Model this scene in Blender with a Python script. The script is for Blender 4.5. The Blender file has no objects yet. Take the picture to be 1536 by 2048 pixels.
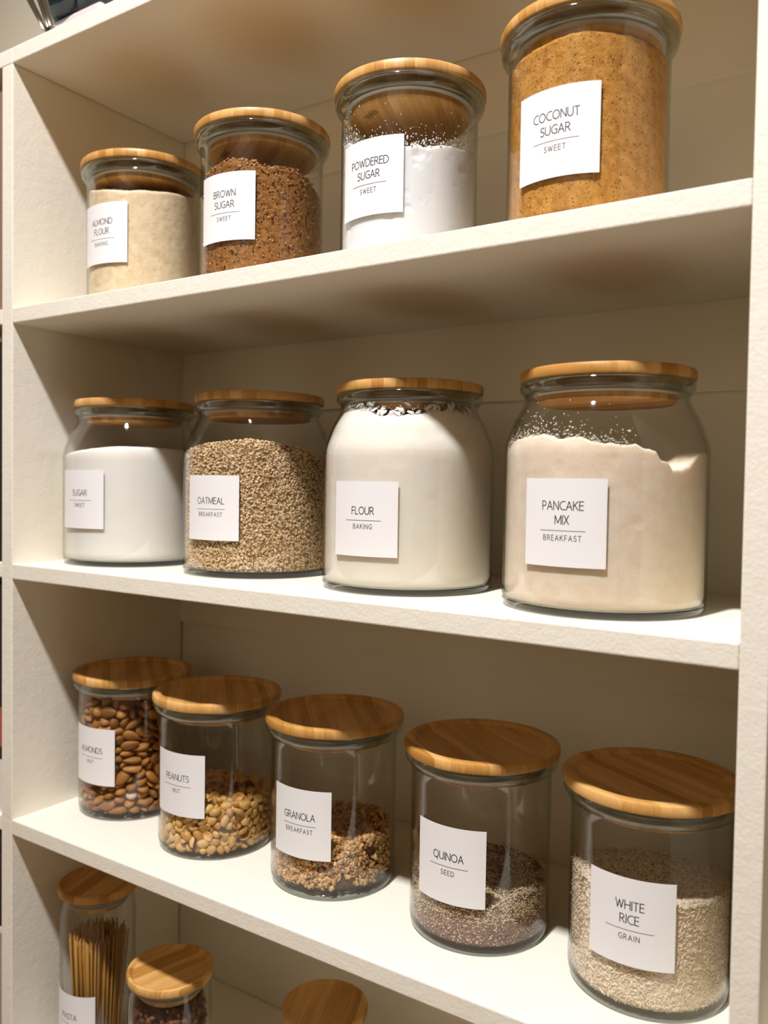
import bpy, bmesh, math, random
import numpy as np
from mathutils import Vector, Matrix, noise, Quaternion

PI = math.pi
scene = bpy.context.scene
COL = scene.collection
rnd = random.Random(7)

# ------------------------------------------------------------------ camera
CAM = Vector((0.945525, -0.605843, -0.192040))
RIGHT = Vector((0.836325, 0.548015, 0.01548))
DOWN = Vector((0.030263, -0.017955, -0.999381))
FWD = Vector((-0.547398, 0.836276, -0.0316))
cam_d = bpy.data.cameras.new('camera')
cam = bpy.data.objects.new('camera', cam_d)
COL.objects.link(cam)
m3 = Matrix((RIGHT, -DOWN, -FWD)).transposed()
cam.matrix_world = Matrix.Translation(CAM) @ m3.to_4x4()
cam_d.sensor_fit = 'VERTICAL'
cam_d.sensor_height = 36.0
cam_d.lens = 1661.23 / 2048.0 * 36.0
cam_d.clip_start = 0.01
cam_d.dof.use_dof = True
cam_d.dof.focus_distance = 0.78
cam_d.dof.aperture_fstop = 5.0
scene.camera = cam

# ------------------------------------------------------------------ world, light, exposure
world = bpy.data.worlds.new('world')
scene.world = world
world.use_nodes = True
bg = world.node_tree.nodes['Background']
bg.inputs[0].default_value = (1.0, 0.84, 0.62, 1)
bg.inputs[1].default_value = 0.025

ld = bpy.data.lights.new('ceiling_downlight', 'AREA')
ld.shape = 'DISK'
ld.size = 0.12
ld.energy = 18.0
ld.spread = 2.5
ld.color = (1.0, 0.98, 1.02)
lo = bpy.data.objects.new('ceiling_downlight', ld)
COL.objects.link(lo)
lo.location = (0.62, -0.86, 1.47)

scene.view_settings.view_transform = 'Standard'
scene.view_settings.look = 'None'
scene.view_settings.gamma = 1.0
scene.view_settings.use_curve_mapping = False
scene.view_settings.exposure = 1.54
scene.cycles.use_denoising = True
scene.cycles.max_bounces = 10
scene.cycles.diffuse_bounces = 5
scene.cycles.glossy_bounces = 5
scene.cycles.transmission_bounces = 8
scene.cycles.transparent_max_bounces = 32
scene.cycles.sample_clamp_indirect = 6.0
scene.cycles.caustics_reflective = False
scene.cycles.caustics_refractive = False

# ------------------------------------------------------------------ dimensions (metres)
W, D, T = 0.8407, 0.2782, 0.0188          # opening width, depth, board thickness
ZB = [0.3140, 0.0, -0.3146, -0.6350, -0.9490]   # undersides of the shelves
S1, S2, S3, S4, S5 = [z + T for z in ZB]        # tops of the shelves


# ------------------------------------------------------------------ node helpers
def new_mat(name):
    m = bpy.data.materials.new(name)
    m.use_nodes = True
    nt = m.node_tree
    nt.nodes.clear()
    out = nt.nodes.new('ShaderNodeOutputMaterial')
    return m, nt, out


def N(nt, kind, **kw):
    n = nt.nodes.new(kind)
    for k, v in kw.items():
        if k in n.inputs:
            n.inputs[k].default_value = v
        else:
            setattr(n, k, v)
    return n


def principled(nt, out, rough=0.6, color=None, spec=0.4):
    p = nt.nodes.new('ShaderNodeBsdfPrincipled')
    p.inputs['Roughness'].default_value = rough
    p.inputs['Specular IOR Level'].default_value = spec
    if color:
        p.inputs['Base Color'].default_value = (*color, 1)
    nt.links.new(p.outputs[0], out.inputs[0])
    return p


def ramp(nt, fac, stops):
    r = nt.nodes.new('ShaderNodeValToRGB')
    el = r.color_ramp.elements
    while len(el) < len(stops):
        el.new(0.5)
    for e, (pos, c) in zip(el, stops):
        e.position = pos
        e.color = (*c, 1) if len(c) == 3 else c
    nt.links.new(fac, r.inputs[0])
    return r


def bump(nt, p, height, strength, dist):
    b = nt.nodes.new('ShaderNodeBump')
    b.inputs['Strength'].default_value = strength
    b.inputs['Distance'].default_value = dist
    nt.links.new(height, b.inputs['Height'])
    nt.links.new(b.outputs[0], p.inputs['Normal'])
    return b


def math_node(nt, op, a, b=None):
    n = nt.nodes.new('ShaderNodeMath')
    n.operation = op
    for i, v in enumerate((a, b)):
        if v is None:
            continue
        if isinstance(v, (int, float)):
            n.inputs[i].default_value = v
        else:
            nt.links.new(v, n.inputs[i])
    return n.outputs[0]


# ------------------------------------------------------------------ materials
def mat_paint(name, col, s1=330.0, s2=75.0, strength=0.42, dist=0.0007):
    m, nt, out = new_mat(name)
    p = principled(nt, out, 0.55, col, 0.3)
    g = N(nt, 'ShaderNodeNewGeometry')
    n1 = N(nt, 'ShaderNodeTexNoise', Scale=s1, Detail=3.0)
    n2 = N(nt, 'ShaderNodeTexNoise', Scale=s2, Detail=4.0)
    nt.links.new(g.outputs['Position'], n1.inputs['Vector'])
    nt.links.new(g.outputs['Position'], n2.inputs['Vector'])
    h = math_node(nt, 'ADD', n1.outputs[0], math_node(nt, 'MULTIPLY', n2.outputs[0], 1.6))
    bump(nt, p, h, strength, dist)
    return m


M_PAINT = mat_paint('white_shelf_paint', (0.86, 0.81, 0.68))
M_WALL = mat_paint('cream_wall_paint', (0.84, 0.78, 0.63), 300, 40, 0.25, 0.0005)
M_ROOM = mat_paint('room_paint', (0.40, 0.32, 0.21), 200, 30, 0.2, 0.0005)
M_FLOOR = mat_paint('floor_tiles', (0.24, 0.165, 0.10), 100, 8, 0.2, 0.0005)


def mat_bamboo():
    m, nt, out = new_mat('bamboo')
    p = principled(nt, out, 0.42, None, 0.4)
    tc = N(nt, 'ShaderNodeTexCoord')
    oi = N(nt, 'ShaderNodeObjectInfo')
    sep = N(nt, 'ShaderNodeSeparateXYZ')
    nt.links.new(tc.outputs['Object'], sep.inputs[0])
    # glued strips 9 mm wide
    strip = math_node(nt, 'FLOOR', math_node(nt, 'MULTIPLY', sep.outputs[0], 105.0))
    key = math_node(nt, 'ADD', strip, math_node(nt, 'MULTIPLY', oi.outputs['Random'], 900.0))
    wn = N(nt, 'ShaderNodeTexWhiteNoise', noise_dimensions='1D')
    nt.links.new(key, wn.inputs['W'])
    mp = N(nt, 'ShaderNodeMapping')
    mp.inputs['Scale'].default_value = (420, 14, 60)
    nt.links.new(tc.outputs['Object'], mp.inputs[0])
    gr = N(nt, 'ShaderNodeTexNoise', Scale=1.0, Detail=5.0, Roughness=0.65)
    nt.links.new(mp.outputs[0], gr.inputs['Vector'])
    mp2 = N(nt, 'ShaderNodeMapping')
    mp2.inputs['Scale'].default_value = (60, 9, 30)
    nt.links.new(tc.outputs['Object'], mp2.inputs[0])
    gr2 = N(nt, 'ShaderNodeTexNoise', Scale=1.0, Detail=3.0)
    nt.links.new(mp2.outputs[0], gr2.inputs['Vector'])
    v = math_node(nt, 'ADD', math_node(nt, 'MULTIPLY', wn.outputs[0], 0.32),
                  math_node(nt, 'ADD', math_node(nt, 'MULTIPLY', gr.outputs[0], 0.44),
                            math_node(nt, 'MULTIPLY', gr2.outputs[0], 0.42)))
    r = ramp(nt, v, [(0.22, (0.30, 0.122, 0.018)), (0.5, (0.51, 0.248, 0.052)), (0.85, (0.80, 0.47, 0.175))])
    nt.links.new(r.outputs[0], p.inputs['Base Color'])
    bump(nt, p, gr.outputs[0], 0.15, 0.0004)
    return m


M_BAMBOO = mat_bamboo()


def mat_thin_glass(name, tint, gain=1.0, edge=None):
    """two-sided clear glass wall: Fresnel reflection over straight transmission"""
    m, nt, out = new_mat(name)
    geo = N(nt, 'ShaderNodeNewGeometry')
    ior = N(nt, 'ShaderNodeMix', data_type='FLOAT')
    ior.inputs[2].default_value = 1.5
    ior.inputs[3].default_value = 1.0 / 1.5
    nt.links.new(geo.outputs['Backfacing'], ior.inputs[0])
    fr = N(nt, 'ShaderNodeFresnel')
    nt.links.new(ior.outputs[0], fr.inputs['IOR'])
    f = math_node(nt, 'MULTIPLY', fr.outputs[0], gain)
    tr = N(nt, 'ShaderNodeBsdfTransparent')
    lw = N(nt, 'ShaderNodeLayerWeight', Blend=0.5)
    rr = ramp(nt, lw.outputs['Facing'], [(0.0, (*tint, 1)), (0.72, tuple(c * 0.985 for c in tint) + (1,)),
                                          (0.97, (*(edge or (0.74, 0.80, 0.74)), 1))])
    nt.links.new(rr.outputs[0], tr.inputs[0])
    gl = N(nt, 'ShaderNodeBsdfGlossy', Roughness=0.03)
    mix = N(nt, 'ShaderNodeMixShader')
    nt.links.new(f, mix.inputs[0])
    nt.links.new(tr.outputs[0], mix.inputs[1])
    nt.links.new(gl.outputs[0], mix.inputs[2])
    nt.links.new(mix.outputs[0], out.inputs[0])
    return m


M_GLASS = mat_thin_glass('clear_glass', (0.995, 1.0, 0.995))


def mat_thick_glass(name, share, tint, edge):
    """solid glass lips and feet: refraction blended with clear transmission so that light gets through"""
    m = mat_thin_glass(name, tint, 1.6, edge)
    nt = m.node_tree
    out = [n for n in nt.nodes if n.type == 'OUTPUT_MATERIAL'][0]
    thin = out.inputs[0].links[0].from_socket
    g = N(nt, 'ShaderNodeBsdfGlass', IOR=1.5, Roughness=0.02)
    g.inputs['Color'].default_value = (0.93, 0.985, 0.965, 1)
    mix = N(nt, 'ShaderNodeMixShader')
    mix.inputs[0].default_value = share
    nt.links.new(thin, mix.inputs[1])
    nt.links.new(g.outputs[0], mix.inputs[2])
    nt.links.new(mix.outputs[0], out.inputs[0])
    return m


M_THICK = mat_thick_glass('rim_glass', 0.22, (0.93, 0.985, 0.97), (0.66, 0.85, 0.79))
M_FOOT = mat_thick_glass('foot_glass', 0.12, (0.96, 0.985, 0.97), (0.50, 0.62, 0.54))


def mat_plain(name, col, rough=0.6, spec=0.3, nscale=None, nstr=0.3, ndist=0.0005):
    m, nt, out = new_mat(name)
    p = principled(nt, out, rough, col, spec)
    tc = N(nt, 'ShaderNodeTexCoord')
    n1 = N(nt, 'ShaderNodeTexNoise', Scale=nscale or 400.0, Detail=3.0)
    nt.links.new(tc.outputs['Object'], n1.inputs['Vector'])
    bump(nt, p, n1.outputs[0], nstr, ndist)
    return m


M_LABEL = mat_plain('label_paper', (0.83, 0.82, 0.80), 0.45, 0.3, 900, 0.05, 0.0001)
M_INK = mat_plain('label_ink', (0.018, 0.012, 0.022), 0.5, 0.2)
M_GASKET = mat_plain('silicone_gasket', (0.55, 0.50, 0.42), 0.35, 0.4)
M_STAMP = mat_plain('burnt_stamp', (0.05, 0.025, 0.01), 0.7, 0.2)


def mat_powder(name, c1, c2, fine=900.0, coarse=90.0, bstr=0.5, bdist=0.0008, pits=None, rough=0.9, sss=0.0):
    """loose powder: two-tone mottling, fine grain relief; pits = (scale, threshold, colour)"""
    m, nt, out = new_mat(name)
    p = principled(nt, out, rough, None, 0.15)
    tc = N(nt, 'ShaderNodeTexCoord')
    a = N(nt, 'ShaderNodeTexNoise', Scale=coarse, Detail=5.0, Roughness=0.6)
    b = N(nt, 'ShaderNodeTexNoise', Scale=fine, Detail=3.0)
    for n in (a, b):
        nt.links.new(tc.outputs['Object'], n.inputs['Vector'])
    v = math_node(nt, 'ADD', math_node(nt, 'MULTIPLY', a.outputs[0], 0.6), math_node(nt, 'MULTIPLY', b.outputs[0], 0.4))
    r = ramp(nt, v, [(0.36, c1), (0.62, c2)])
    colsock = r.outputs[0]
    h = math_node(nt, 'ADD', b.outputs[0], math_node(nt, 'MULTIPLY', a.outputs[0], 2.0))
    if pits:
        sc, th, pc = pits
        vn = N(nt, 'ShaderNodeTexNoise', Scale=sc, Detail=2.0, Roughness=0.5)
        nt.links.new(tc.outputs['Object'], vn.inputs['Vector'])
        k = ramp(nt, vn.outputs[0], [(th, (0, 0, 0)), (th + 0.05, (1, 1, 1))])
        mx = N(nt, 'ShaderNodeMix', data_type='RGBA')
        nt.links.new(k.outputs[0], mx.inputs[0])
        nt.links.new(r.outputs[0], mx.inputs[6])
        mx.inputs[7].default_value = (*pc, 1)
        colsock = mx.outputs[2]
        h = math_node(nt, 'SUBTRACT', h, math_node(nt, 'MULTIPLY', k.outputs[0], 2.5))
    nt.links.new(colsock, p.inputs['Base Color'])
    if sss:
        p.inputs['Subsurface Weight'].default_value = sss
        p.inputs['Subsurface Radius'].default_value = (1.0, 0.62, 0.52)
        p.inputs['Subsurface Scale'].default_value = 0.011
    bump(nt, p, h, bstr, bdist)
    return m


def mat_grain(name, rough=0.6, spec=0.3, bs=900.0):
    """colour comes from each grain's own colour attribute"""
    m, nt, out = new_mat(name)
    p = principled(nt, out, rough, None, spec)
    at = N(nt, 'ShaderNodeAttribute', attribute_name='gcol')
    nt.links.new(at.outputs['Color'], p.inputs['Base Color'])
    tc = N(nt, 'ShaderNodeTexCoord')
    n1 = N(nt, 'ShaderNodeTexNoise', Scale=bs, Detail=2.0)
    nt.links.new(tc.outputs['Object'], n1.inputs['Vector'])
    bump(nt, p, n1.outputs[0], 0.3, 0.0003)
    return m


def mat_nut(name, lo_c, hi_c, streak=True, rough=0.5):
    m, nt, out = new_mat(name)
    p = principled(nt, out, rough, None, 0.35)
    oi = N(nt, 'ShaderNodeObjectInfo')
    tc = N(nt, 'ShaderNodeTexCoord')
    mp = N(nt, 'ShaderNodeMapping')
    mp.inputs['Scale'].default_value = (90, 900, 900) if streak else (300, 300, 300)
    nt.links.new(tc.outputs['Object'], mp.inputs[0])
    n1 = N(nt, 'ShaderNodeTexNoise', Scale=1.0, Detail=3.0)
    nt.links.new(mp.outputs[0], n1.inputs['Vector'])
    v = math_node(nt, 'ADD', math_node(nt, 'MULTIPLY', oi.outputs['Random'], 0.55), math_node(nt, 'MULTIPLY', n1.outputs[0], 0.5))
    r = ramp(nt, v, [(0.2, lo_c), (0.85, hi_c)])
    nt.links.new(r.outputs[0], p.inputs['Base Color'])
    bump(nt, p, n1.outputs[0], 0.4, 0.0005)
    return m


# ------------------------------------------------------------------ mesh helpers
def link(name, me, mat=None, parent=None, loc=None, smooth=None):
    o = bpy.data.objects.new(name, me)
    COL.objects.link(o)
    if mat:
        me.materials.append(mat)
    if parent:
        o.parent = parent
    if loc is not None:
        o.location = loc
    if smooth is not None:
        me.shade_smooth()
        me.set_sharp_from_angle(angle=smooth)
    return o


def tag(o, label=None, cat=None, group=None, kind=None):
    if label:
        o['label'] = label
    if cat:
        o['category'] = cat
    if group:
        o['group'] = group
    if kind:
        o['kind'] = kind
    return o


def empty(name, loc, rz=0.0):
    e = bpy.data.objects.new(name, None)
    COL.objects.link(e)
    e.empty_display_size = 0.02
    e.location = loc
    e.rotation_euler = (0, 0, rz)
    return e


def lathe_mesh(name, prof, n=96, close=False):
    """surface of revolution; prof = [(r, z)...]; close joins last to first (hollow walls)"""
    verts, faces, rings = [], [], []
    for r, z in prof:
        if r < 1e-7:
            rings.append([len(verts)])
            verts.append((0, 0, z))
        else:
            i0 = len(verts)
            for k in range(n):
                a = 2 * PI * k / n
                verts.append((r * math.cos(a), r * math.sin(a), z))
            rings.append(list(range(i0, i0 + n)))
    pairs = list(zip(rings[:-1], rings[1:]))
    if close:
        pairs.append((rings[-1], rings[0]))
    for a, b in pairs:
        for k in range(n):
            k2 = (k + 1) % n
            if len(a) == 1 and len(b) == 1:
                continue
            if len(a) == 1:
                faces.append((a[0], b[k2], b[k]))
            elif len(b) == 1:
                faces.append((a[k], a[k2], b[0]))
            else:
                faces.append((a[k], a[k2], b[k2], b[k]))
    me = bpy.data.meshes.new(name)
    me.from_pydata(verts, [], faces)
    bm = bmesh.new()
    bm.from_mesh(me)
    bmesh.ops.recalc_face_normals(bm, faces=bm.faces)
    bm.to_mesh(me)
    bm.free()
    return me


def box_mesh(name, x0, x1, y0, y1, z0, z1, bev=0.0, seg=2):
    bm = bmesh.new()
    bmesh.ops.create_cube(bm, size=1.0)
    for v in bm.verts:
        v.co = Vector(((x0 + x1) / 2 + v.co.x * (x1 - x0), (y0 + y1) / 2 + v.co.y * (y1 - y0), (z0 + z1) / 2 + v.co.z * (z1 - z0)))
    if bev:
        bmesh.ops.bevel(bm, geom=list(bm.edges), offset=bev, segments=seg, affect='EDGES', profile=0.6)
    me = bpy.data.meshes.new(name)
    bm.to_mesh(me)
    bm.free()
    return me


def tube_mesh(name, pts, rad, n=10, flat=1.0):
    """tube along a polyline; rad may be a list; flat squashes the section"""
    bm = bmesh.new()
    rings = []
    pts = [Vector(p) for p in pts]
    for i, p in enumerate(pts):
        t = (pts[min(i + 1, len(pts) - 1)] - pts[max(i - 1, 0)]).normalized()
        up = Vector((0, 0, 1)) if abs(t.z) < 0.9 else Vector((0, 1, 0))
        u = t.cross(up).normalized()
        v = t.cross(u)
        r = rad[i] if isinstance(rad, (list, tuple)) else rad
        rings.append([bm.verts.new(p + u * r * math.cos(2 * PI * k / n) + v * r * flat * math.sin(2 * PI * k / n)) for k in range(n)])
    for a, b in zip(rings[:-1], rings[1:]):
        for k in range(n):
            bm.faces.new((a[k], a[(k + 1) % n], b[(k + 1) % n], b[k]))
    bm.faces.new(rings[0][::-1])
    bm.faces.new(rings[-1])
    bmesh.ops.recalc_face_normals(bm, faces=bm.faces)
    me = bpy.data.meshes.new(name)
    bm.to_mesh(me)
    bm.free()
    return me


# ------------------------------------------------------------------ setting
def structure(name, me, mat):
    o = link(name, me, mat)
    o['kind'] = 'structure'
    return o


ZF, ZC = -1.35, 1.52
structure('floor', box_mesh('floor', -1.3, 2.1, -1.9, 0.32, ZF - 0.05, ZF), M_FLOOR)
structure('ceiling', box_mesh('ceiling', -1.3, 2.1, -1.9, 0.32, ZC, ZC + 0.05), M_ROOM)
structure('wall_front', box_mesh('wall_front', -1.3, 2.1, -1.95, -1.9, ZF, ZC), M_ROOM)
structure('wall_left', box_mesh('wall_left', -1.35, -1.3, -1.95, 0.32, ZF, ZC), M_ROOM)

wb = structure('wall_back', box_mesh('wall_back', -1.3, 2.1, D + 0.020, D + 0.04, ZF, ZC), M_WALL)
# lapped boards: each foot stands proud of the head of the one below
PITCH = 0.3106
for k in range(-3, 5):
    z0 = -0.4033 + k * PITCH
    z1 = z0 + PITCH
    x0, x1 = -1.3, 2.1
    yb = D + 0.019
    bm = bmesh.new()
    pr = [(D, z0 + 0.001), (D - 0.0004, z0 + 0.004), (D + 0.0075, z1 + 0.003), (yb, z1 + 0.003), (yb, z0)]
    a = [bm.verts.new((x0, y, z)) for y, z in pr]
    b = [bm.verts.new((x1, y, z)) for y, z in pr]
    n = len(pr)
    for i in range(n):
        bm.faces.new((a[i], a[(i + 1) % n], b[(i + 1) % n], b[i]))
    bm.faces.new(a)
    bm.faces.new(b)
    bmesh.ops.recalc_face_normals(bm, faces=bm.faces)
    me = bpy.data.meshes.new('plank')
    bm.to_mesh(me)
    bm.free()
    link('plank', me, M_WALL, wb)

unit = empty('pantry_shelving', (0, 0, ZF))
tag(unit, 'white painted built-in shelves with upright dividers holding the jars', 'shelves')


def board(name, *dims):
    o = link(name, box_mesh(name, *dims, bev=0.0014, seg=2), M_PAINT, unit, (0, 0, -ZF))
    return o


for i, z in enumerate(ZB):
    board('shelf', 0.0, W, 0.0, D + 0.001, z, z + T)
    if i:
        board('shelf', -0.60, -0.0218, 0.0, D + 0.001, z + 0.0005, z + T + 0.0005)
        board('shelf', W + 0.0192, 1.45, 0.0, D + 0.001, z, z + T)
board('shelf', -0.60, -0.0002, 0.0, D + 0.001, ZB[0], ZB[0] + T)
board('upright', -0.0218, 0.0, 0.0002, D + 0.001, ZF, ZB[0])
board('upright', W, W + 0.0192, 0.0002, D + 0.001, ZF, 0.80)

# ------------------------------------------------------------------ stroke lettering
def arc(cx, cy, rx, ry, a0, a1, n=14):
    return [(cx + rx * math.cos(math.radians(a0 + (a1 - a0) * i / n)), cy + ry * math.sin(math.radians(a0 + (a1 - a0) * i / n))) for i in range(n + 1)]


GLYPH = {
    'A': (0.66, [[(0, 0), (0.33, 1), (0.66, 0)], [(0.115, 0.34), (0.545, 0.34)]]),
    'B': (0.52, [[(0, 0), (0, 1), (0.24, 1)] + arc(0.24, 0.765, 0.21, 0.235, 90, -90) + [(0, 0.53)],
                 [(0.24, 0.53)] + arc(0.26, 0.265, 0.25, 0.265, 90, -90) + [(0, 0)]]),
    'C': (0.62, [arc(0.46, 0.5, 0.46, 0.5, 68, 292, 22)]),
    'D': (0.66, [[(0, 0), (0, 1), (0.2, 1)] + arc(0.2, 0.5, 0.46, 0.5, 90, -90, 20) + [(0, 0)]]),
    'E': (0.44, [[(0.44, 1), (0, 1), (0, 0), (0.44, 0)], [(0, 0.53), (0.41, 0.53)]]),
    'F': (0.43, [[(0.43, 1), (0, 1), (0, 0)], [(0, 0.51), (0.40, 0.51)]]),
    'G': (0.66, [arc(0.46, 0.5, 0.46, 0.5, 62, 270, 20) + [(0.50, 0.0), (0.66, 0.06), (0.66, 0.48), (0.42, 0.48)]]),
    'H': (0.62, [[(0, 0), (0, 1)], [(0.62, 0), (0.62, 1)], [(0, 0.53), (0.62, 0.53)]]),
    'I': (0.02, [[(0.01, 0), (0.01, 1)]]),
    'K': (0.54, [[(0, 0), (0, 1)], [(0.50, 1), (0, 0.42)], [(0.16, 0.60), (0.54, 0)]]),
    'L': (0.42, [[(0, 1), (0, 0), (0.42, 0)]]),
    'M': (0.76, [[(0, 0), (0, 1), (0.38, 0.12), (0.76, 1), (0.76, 0)]]),
    'N': (0.62, [[(0, 0), (0, 1), (0.62, 0), (0.62, 1)]]),
    'O': (0.80, [arc(0.40, 0.5, 0.40, 0.5, 0, 360, 30)]),
    'P': (0.48, [[(0, 0), (0, 1), (0.22, 1)] + arc(0.22, 0.72, 0.26, 0.28, 90, -90) + [(0, 0.44)]]),
    'Q': (0.80, [arc(0.40, 0.5, 0.40, 0.5, 0, 360, 30), [(0.46, 0.06), (0.70, -0.20)]]),
    'R': (0.54, [[(0, 0), (0, 1), (0.22, 1)] + arc(0.22, 0.74, 0.25, 0.26, 90, -90) + [(0, 0.48)], [(0.24, 0.48), (0.54, 0)]]),
    'S': (0.46, [[(0.44, 0.93)] + arc(0.25, 0.75, 0.23, 0.25, 60, 235, 14) + [(0.30, 0.50)] + arc(0.22, 0.26, 0.25, 0.26, 55, -130, 16) + [(0.0, 0.08)]]),
    'T': (0.54, [[(0, 1), (0.54, 1)], [(0.27, 1), (0.27, 0)]]),
    'U': (0.62, [[(0, 1), (0, 0.33)] + arc(0.31, 0.33, 0.31, 0.33, 180, 360, 16) + [(0.62, 1)]]),
    'W': (0.92, [[(0, 1), (0.24, 0), (0.46, 0.95), (0.68, 0), (0.92, 1)]]),
    'X': (0.54, [[(0, 0), (0.54, 1)], [(0, 1), (0.54, 0)]]),
}


def text_strokes(word, h, track):
    """polylines of a word, x centred on 0, baseline at 0"""
    x, out = 0.0, []
    for ch in word:
        w, lines = GLYPH[ch]
        for ln in lines:
            out.append([(x + p[0] * h, p[1] * h) for p in ln])
        x += w * h + track
    x -= track
    return [[(p[0] - x / 2, p[1]) for p in ln] for ln in out]


LBL = 0.0710


def wrap(u, v, R, off):
    """label plane -> cylinder of radius R, label centred on -Y side"""
    a = -PI / 2 + u / R
    return ((R + off) * math.cos(a), (R + off) * math.sin(a), v)


def ribbon(bm, line, w, R):
    pts = []
    for a, b in zip(line[:-1], line[1:]):                 # subdivide so that it follows the curve of the glass
        k = max(1, int(math.hypot(b[0] - a[0], b[1] - a[1]) / 0.0008))
        for i in range(k):
            pts.append((a[0] + (b[0] - a[0]) * i / k, a[1] + (b[1] - a[1]) * i / k))
    pts.append(line[-1])
    n = len(pts)
    closed = math.hypot(pts[0][0] - pts[-1][0], pts[0][1] - pts[-1][1]) < 1e-6
    L, Rr = [], []
    for i, p in enumerate(pts):
        if closed:
            a, b = pts[i - 1 if i else n - 2], pts[i + 1 if i < n - 1 else 1]
        else:
            a, b = pts[max(i - 1, 0)], pts[min(i + 1, n - 1)]
        d1 = (p[0] - a[0], p[1] - a[1])
        d2 = (b[0] - p[0], b[1] - p[1])
        l1, l2 = math.hypot(*d1), math.hypot(*d2)
        if l1 < 1e-9:
            d1, l1 = d2, l2
        if l2 < 1e-9:
            d2, l2 = d1, l1
        t = (d1[0] / l1 + d2[0] / l2, d1[1] / l1 + d2[1] / l2)
        lt = math.hypot(*t) or 1
        nx, ny = -t[1] / lt, t[0] / lt
        c = max(0.5, abs(nx * -d2[1] / l2 + ny * d2[0] / l2))
        s = w / 2 / c
        q = p
        if not closed and i == 0:
            q = (p[0] - d2[0] / l2 * w / 2, p[1] - d2[1] / l2 * w / 2)
        if not closed and i == n - 1:
            q = (p[0] + d1[0] / l1 * w / 2, p[1] + d1[1] / l1 * w / 2)
        L.append(bm.verts.new(wrap(q[0] + nx * s, q[1] + ny * s, R, 0.00058)))
        Rr.append(bm.verts.new(wrap(q[0] - nx * s, q[1] - ny * s, R, 0.00058)))
    for i in range(n - 1):
        bm.faces.new((L[i], Rr[i], Rr[i + 1], L[i + 1]))


def add_label(jar, R, zc, ang, lines, sub, tilt=0.0):
    """paper label centred at height zc and azimuth ang (degrees from -Y)"""
    g = 60
    bm = bmesh.new()
    grid = {}
    for side, off in ((0, 0.0003), (1, 0.00050)):
        for i in range(g + 1):
            for j in range(2):
                u = -LBL / 2 + LBL * i / g
                v = -LBL / 2 + LBL * j
                grid[side, i, j] = bm.verts.new(wrap(u, v, R, off))
    for i in range(g):
        bm.faces.new([grid[1, i, 0], grid[1, i + 1, 0], grid[1, i + 1, 1], grid[1, i, 1]])
        bm.faces.new([grid[0, i, 1], grid[0, i + 1, 1], grid[0, i + 1, 0], grid[0, i, 0]])
        for j in (0, 1):
            q = [grid[0, i, j], grid[0, i + 1, j], grid[1, i + 1, j], grid[1, i, j]]
            bm.faces.new(q if j == 0 else q[::-1])
    for i in (0, g):
        q = [grid[0, i, 0], grid[1, i, 0], grid[1, i, 1], grid[0, i, 1]]
        bm.faces.new(q if i else q[::-1])
    me = bpy.data.meshes.new('label')
    bm.to_mesh(me)
    bm.free()
    lab = link('label', me, M_LABEL, jar, (0, 0, zc))
    lab.rotation_euler = (0, 0, math.radians(ang))
    lab['label'] = 'square white paper label'
    me.shade_smooth()
    me.set_sharp_from_angle(angle=0.8)
    bm = bmesh.new()
    tops = [0.0184, 0.0298] if len(lines) == 2 else [0.0243]
    H = 0.0068
    for t, wd in zip(tops, lines):
        for ln in text_strokes(wd, H, 0.00125):
            ribbon(bm, [(x, y + LBL / 2 - t - H) for x, y in ln], 0.00074, R)
    yl = LBL / 2 - (0.0420 if len(lines) == 2 else 0.0370)
    ribbon(bm, [(-0.0192, yl), (0.0192, yl)], 0.00042, R)
    hs = 0.0043
    ts = 0.0457 if len(lines) == 2 else 0.0405
    for ln in text_strokes(sub, hs, 0.00145):
        ribbon(bm, [(x, y + LBL / 2 - ts - hs) for x, y in ln], 0.00050, R)
    me = bpy.data.meshes.new('lettering')
    bm.to_mesh(me)
    bm.free()
    link('lettering', me, M_INK, lab)
    return lab


# ------------------------------------------------------------------ jars
def lid_profile(R, t, ring=0.88):
    return [(0, 0), (R * 0.84, 0), (R - 0.0022, 0), (R - 0.0006, 0.0009), (R, 0.0026), (R, t - 0.0026), (R - 0.0008, t - 0.0008),
            (R - 0.0024, t), (R * ring, t), (R * ring - 0.0008, t - 0.0004), (R * ring - 0.0030, t - 0.0034), (R * ring - 0.0050, t - 0.0040), (0, t - 0.0040)]


LID_A = lathe_mesh('lid', lid_profile(0.0755, 0.0100), 128)
LID_S = lathe_mesh('lid', lid_profile(0.0500, 0.0100, 0.93), 96)
LID_A.materials.append(M_BAMBOO)
LID_S.materials.append(M_BAMBOO)


def plug_profile(R):
    return [(0, -0.018), (R - 0.0015, -0.018), (R, -0.0165), (R, 0.0), (0, 0.0)]


PLUG_A = lathe_mesh('plug', plug_profile(0.0595), 96)
PLUG_S = lathe_mesh('plug', plug_profile(0.0360), 96)
PLUG_A.materials.append(M_BAMBOO)
PLUG_S.materials.append(M_BAMBOO)


def gasket_profile(R):
    p = []
    for z in (-0.006, -0.0105):
        p += [(R + 0.0002, z + 0.0016), (R + 0.0040, z + 0.0004), (R + 0.0040, z - 0.0004), (R + 0.0002, z - 0.0016)]
    return p


GASK_A = lathe_mesh('gasket', gasket_profile(0.0595), 96, True)
GASK_S = lathe_mesh('gasket', gasket_profile(0.0360), 96, True)
for m_ in (GASK_A, GASK_S):
    m_.materials.append(M_GASKET)
for m_ in (LID_A, LID_S, PLUG_A, PLUG_S, GASK_A, GASK_S):
    m_.shade_smooth()
    m_.set_sharp_from_angle(angle=0.6)

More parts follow.
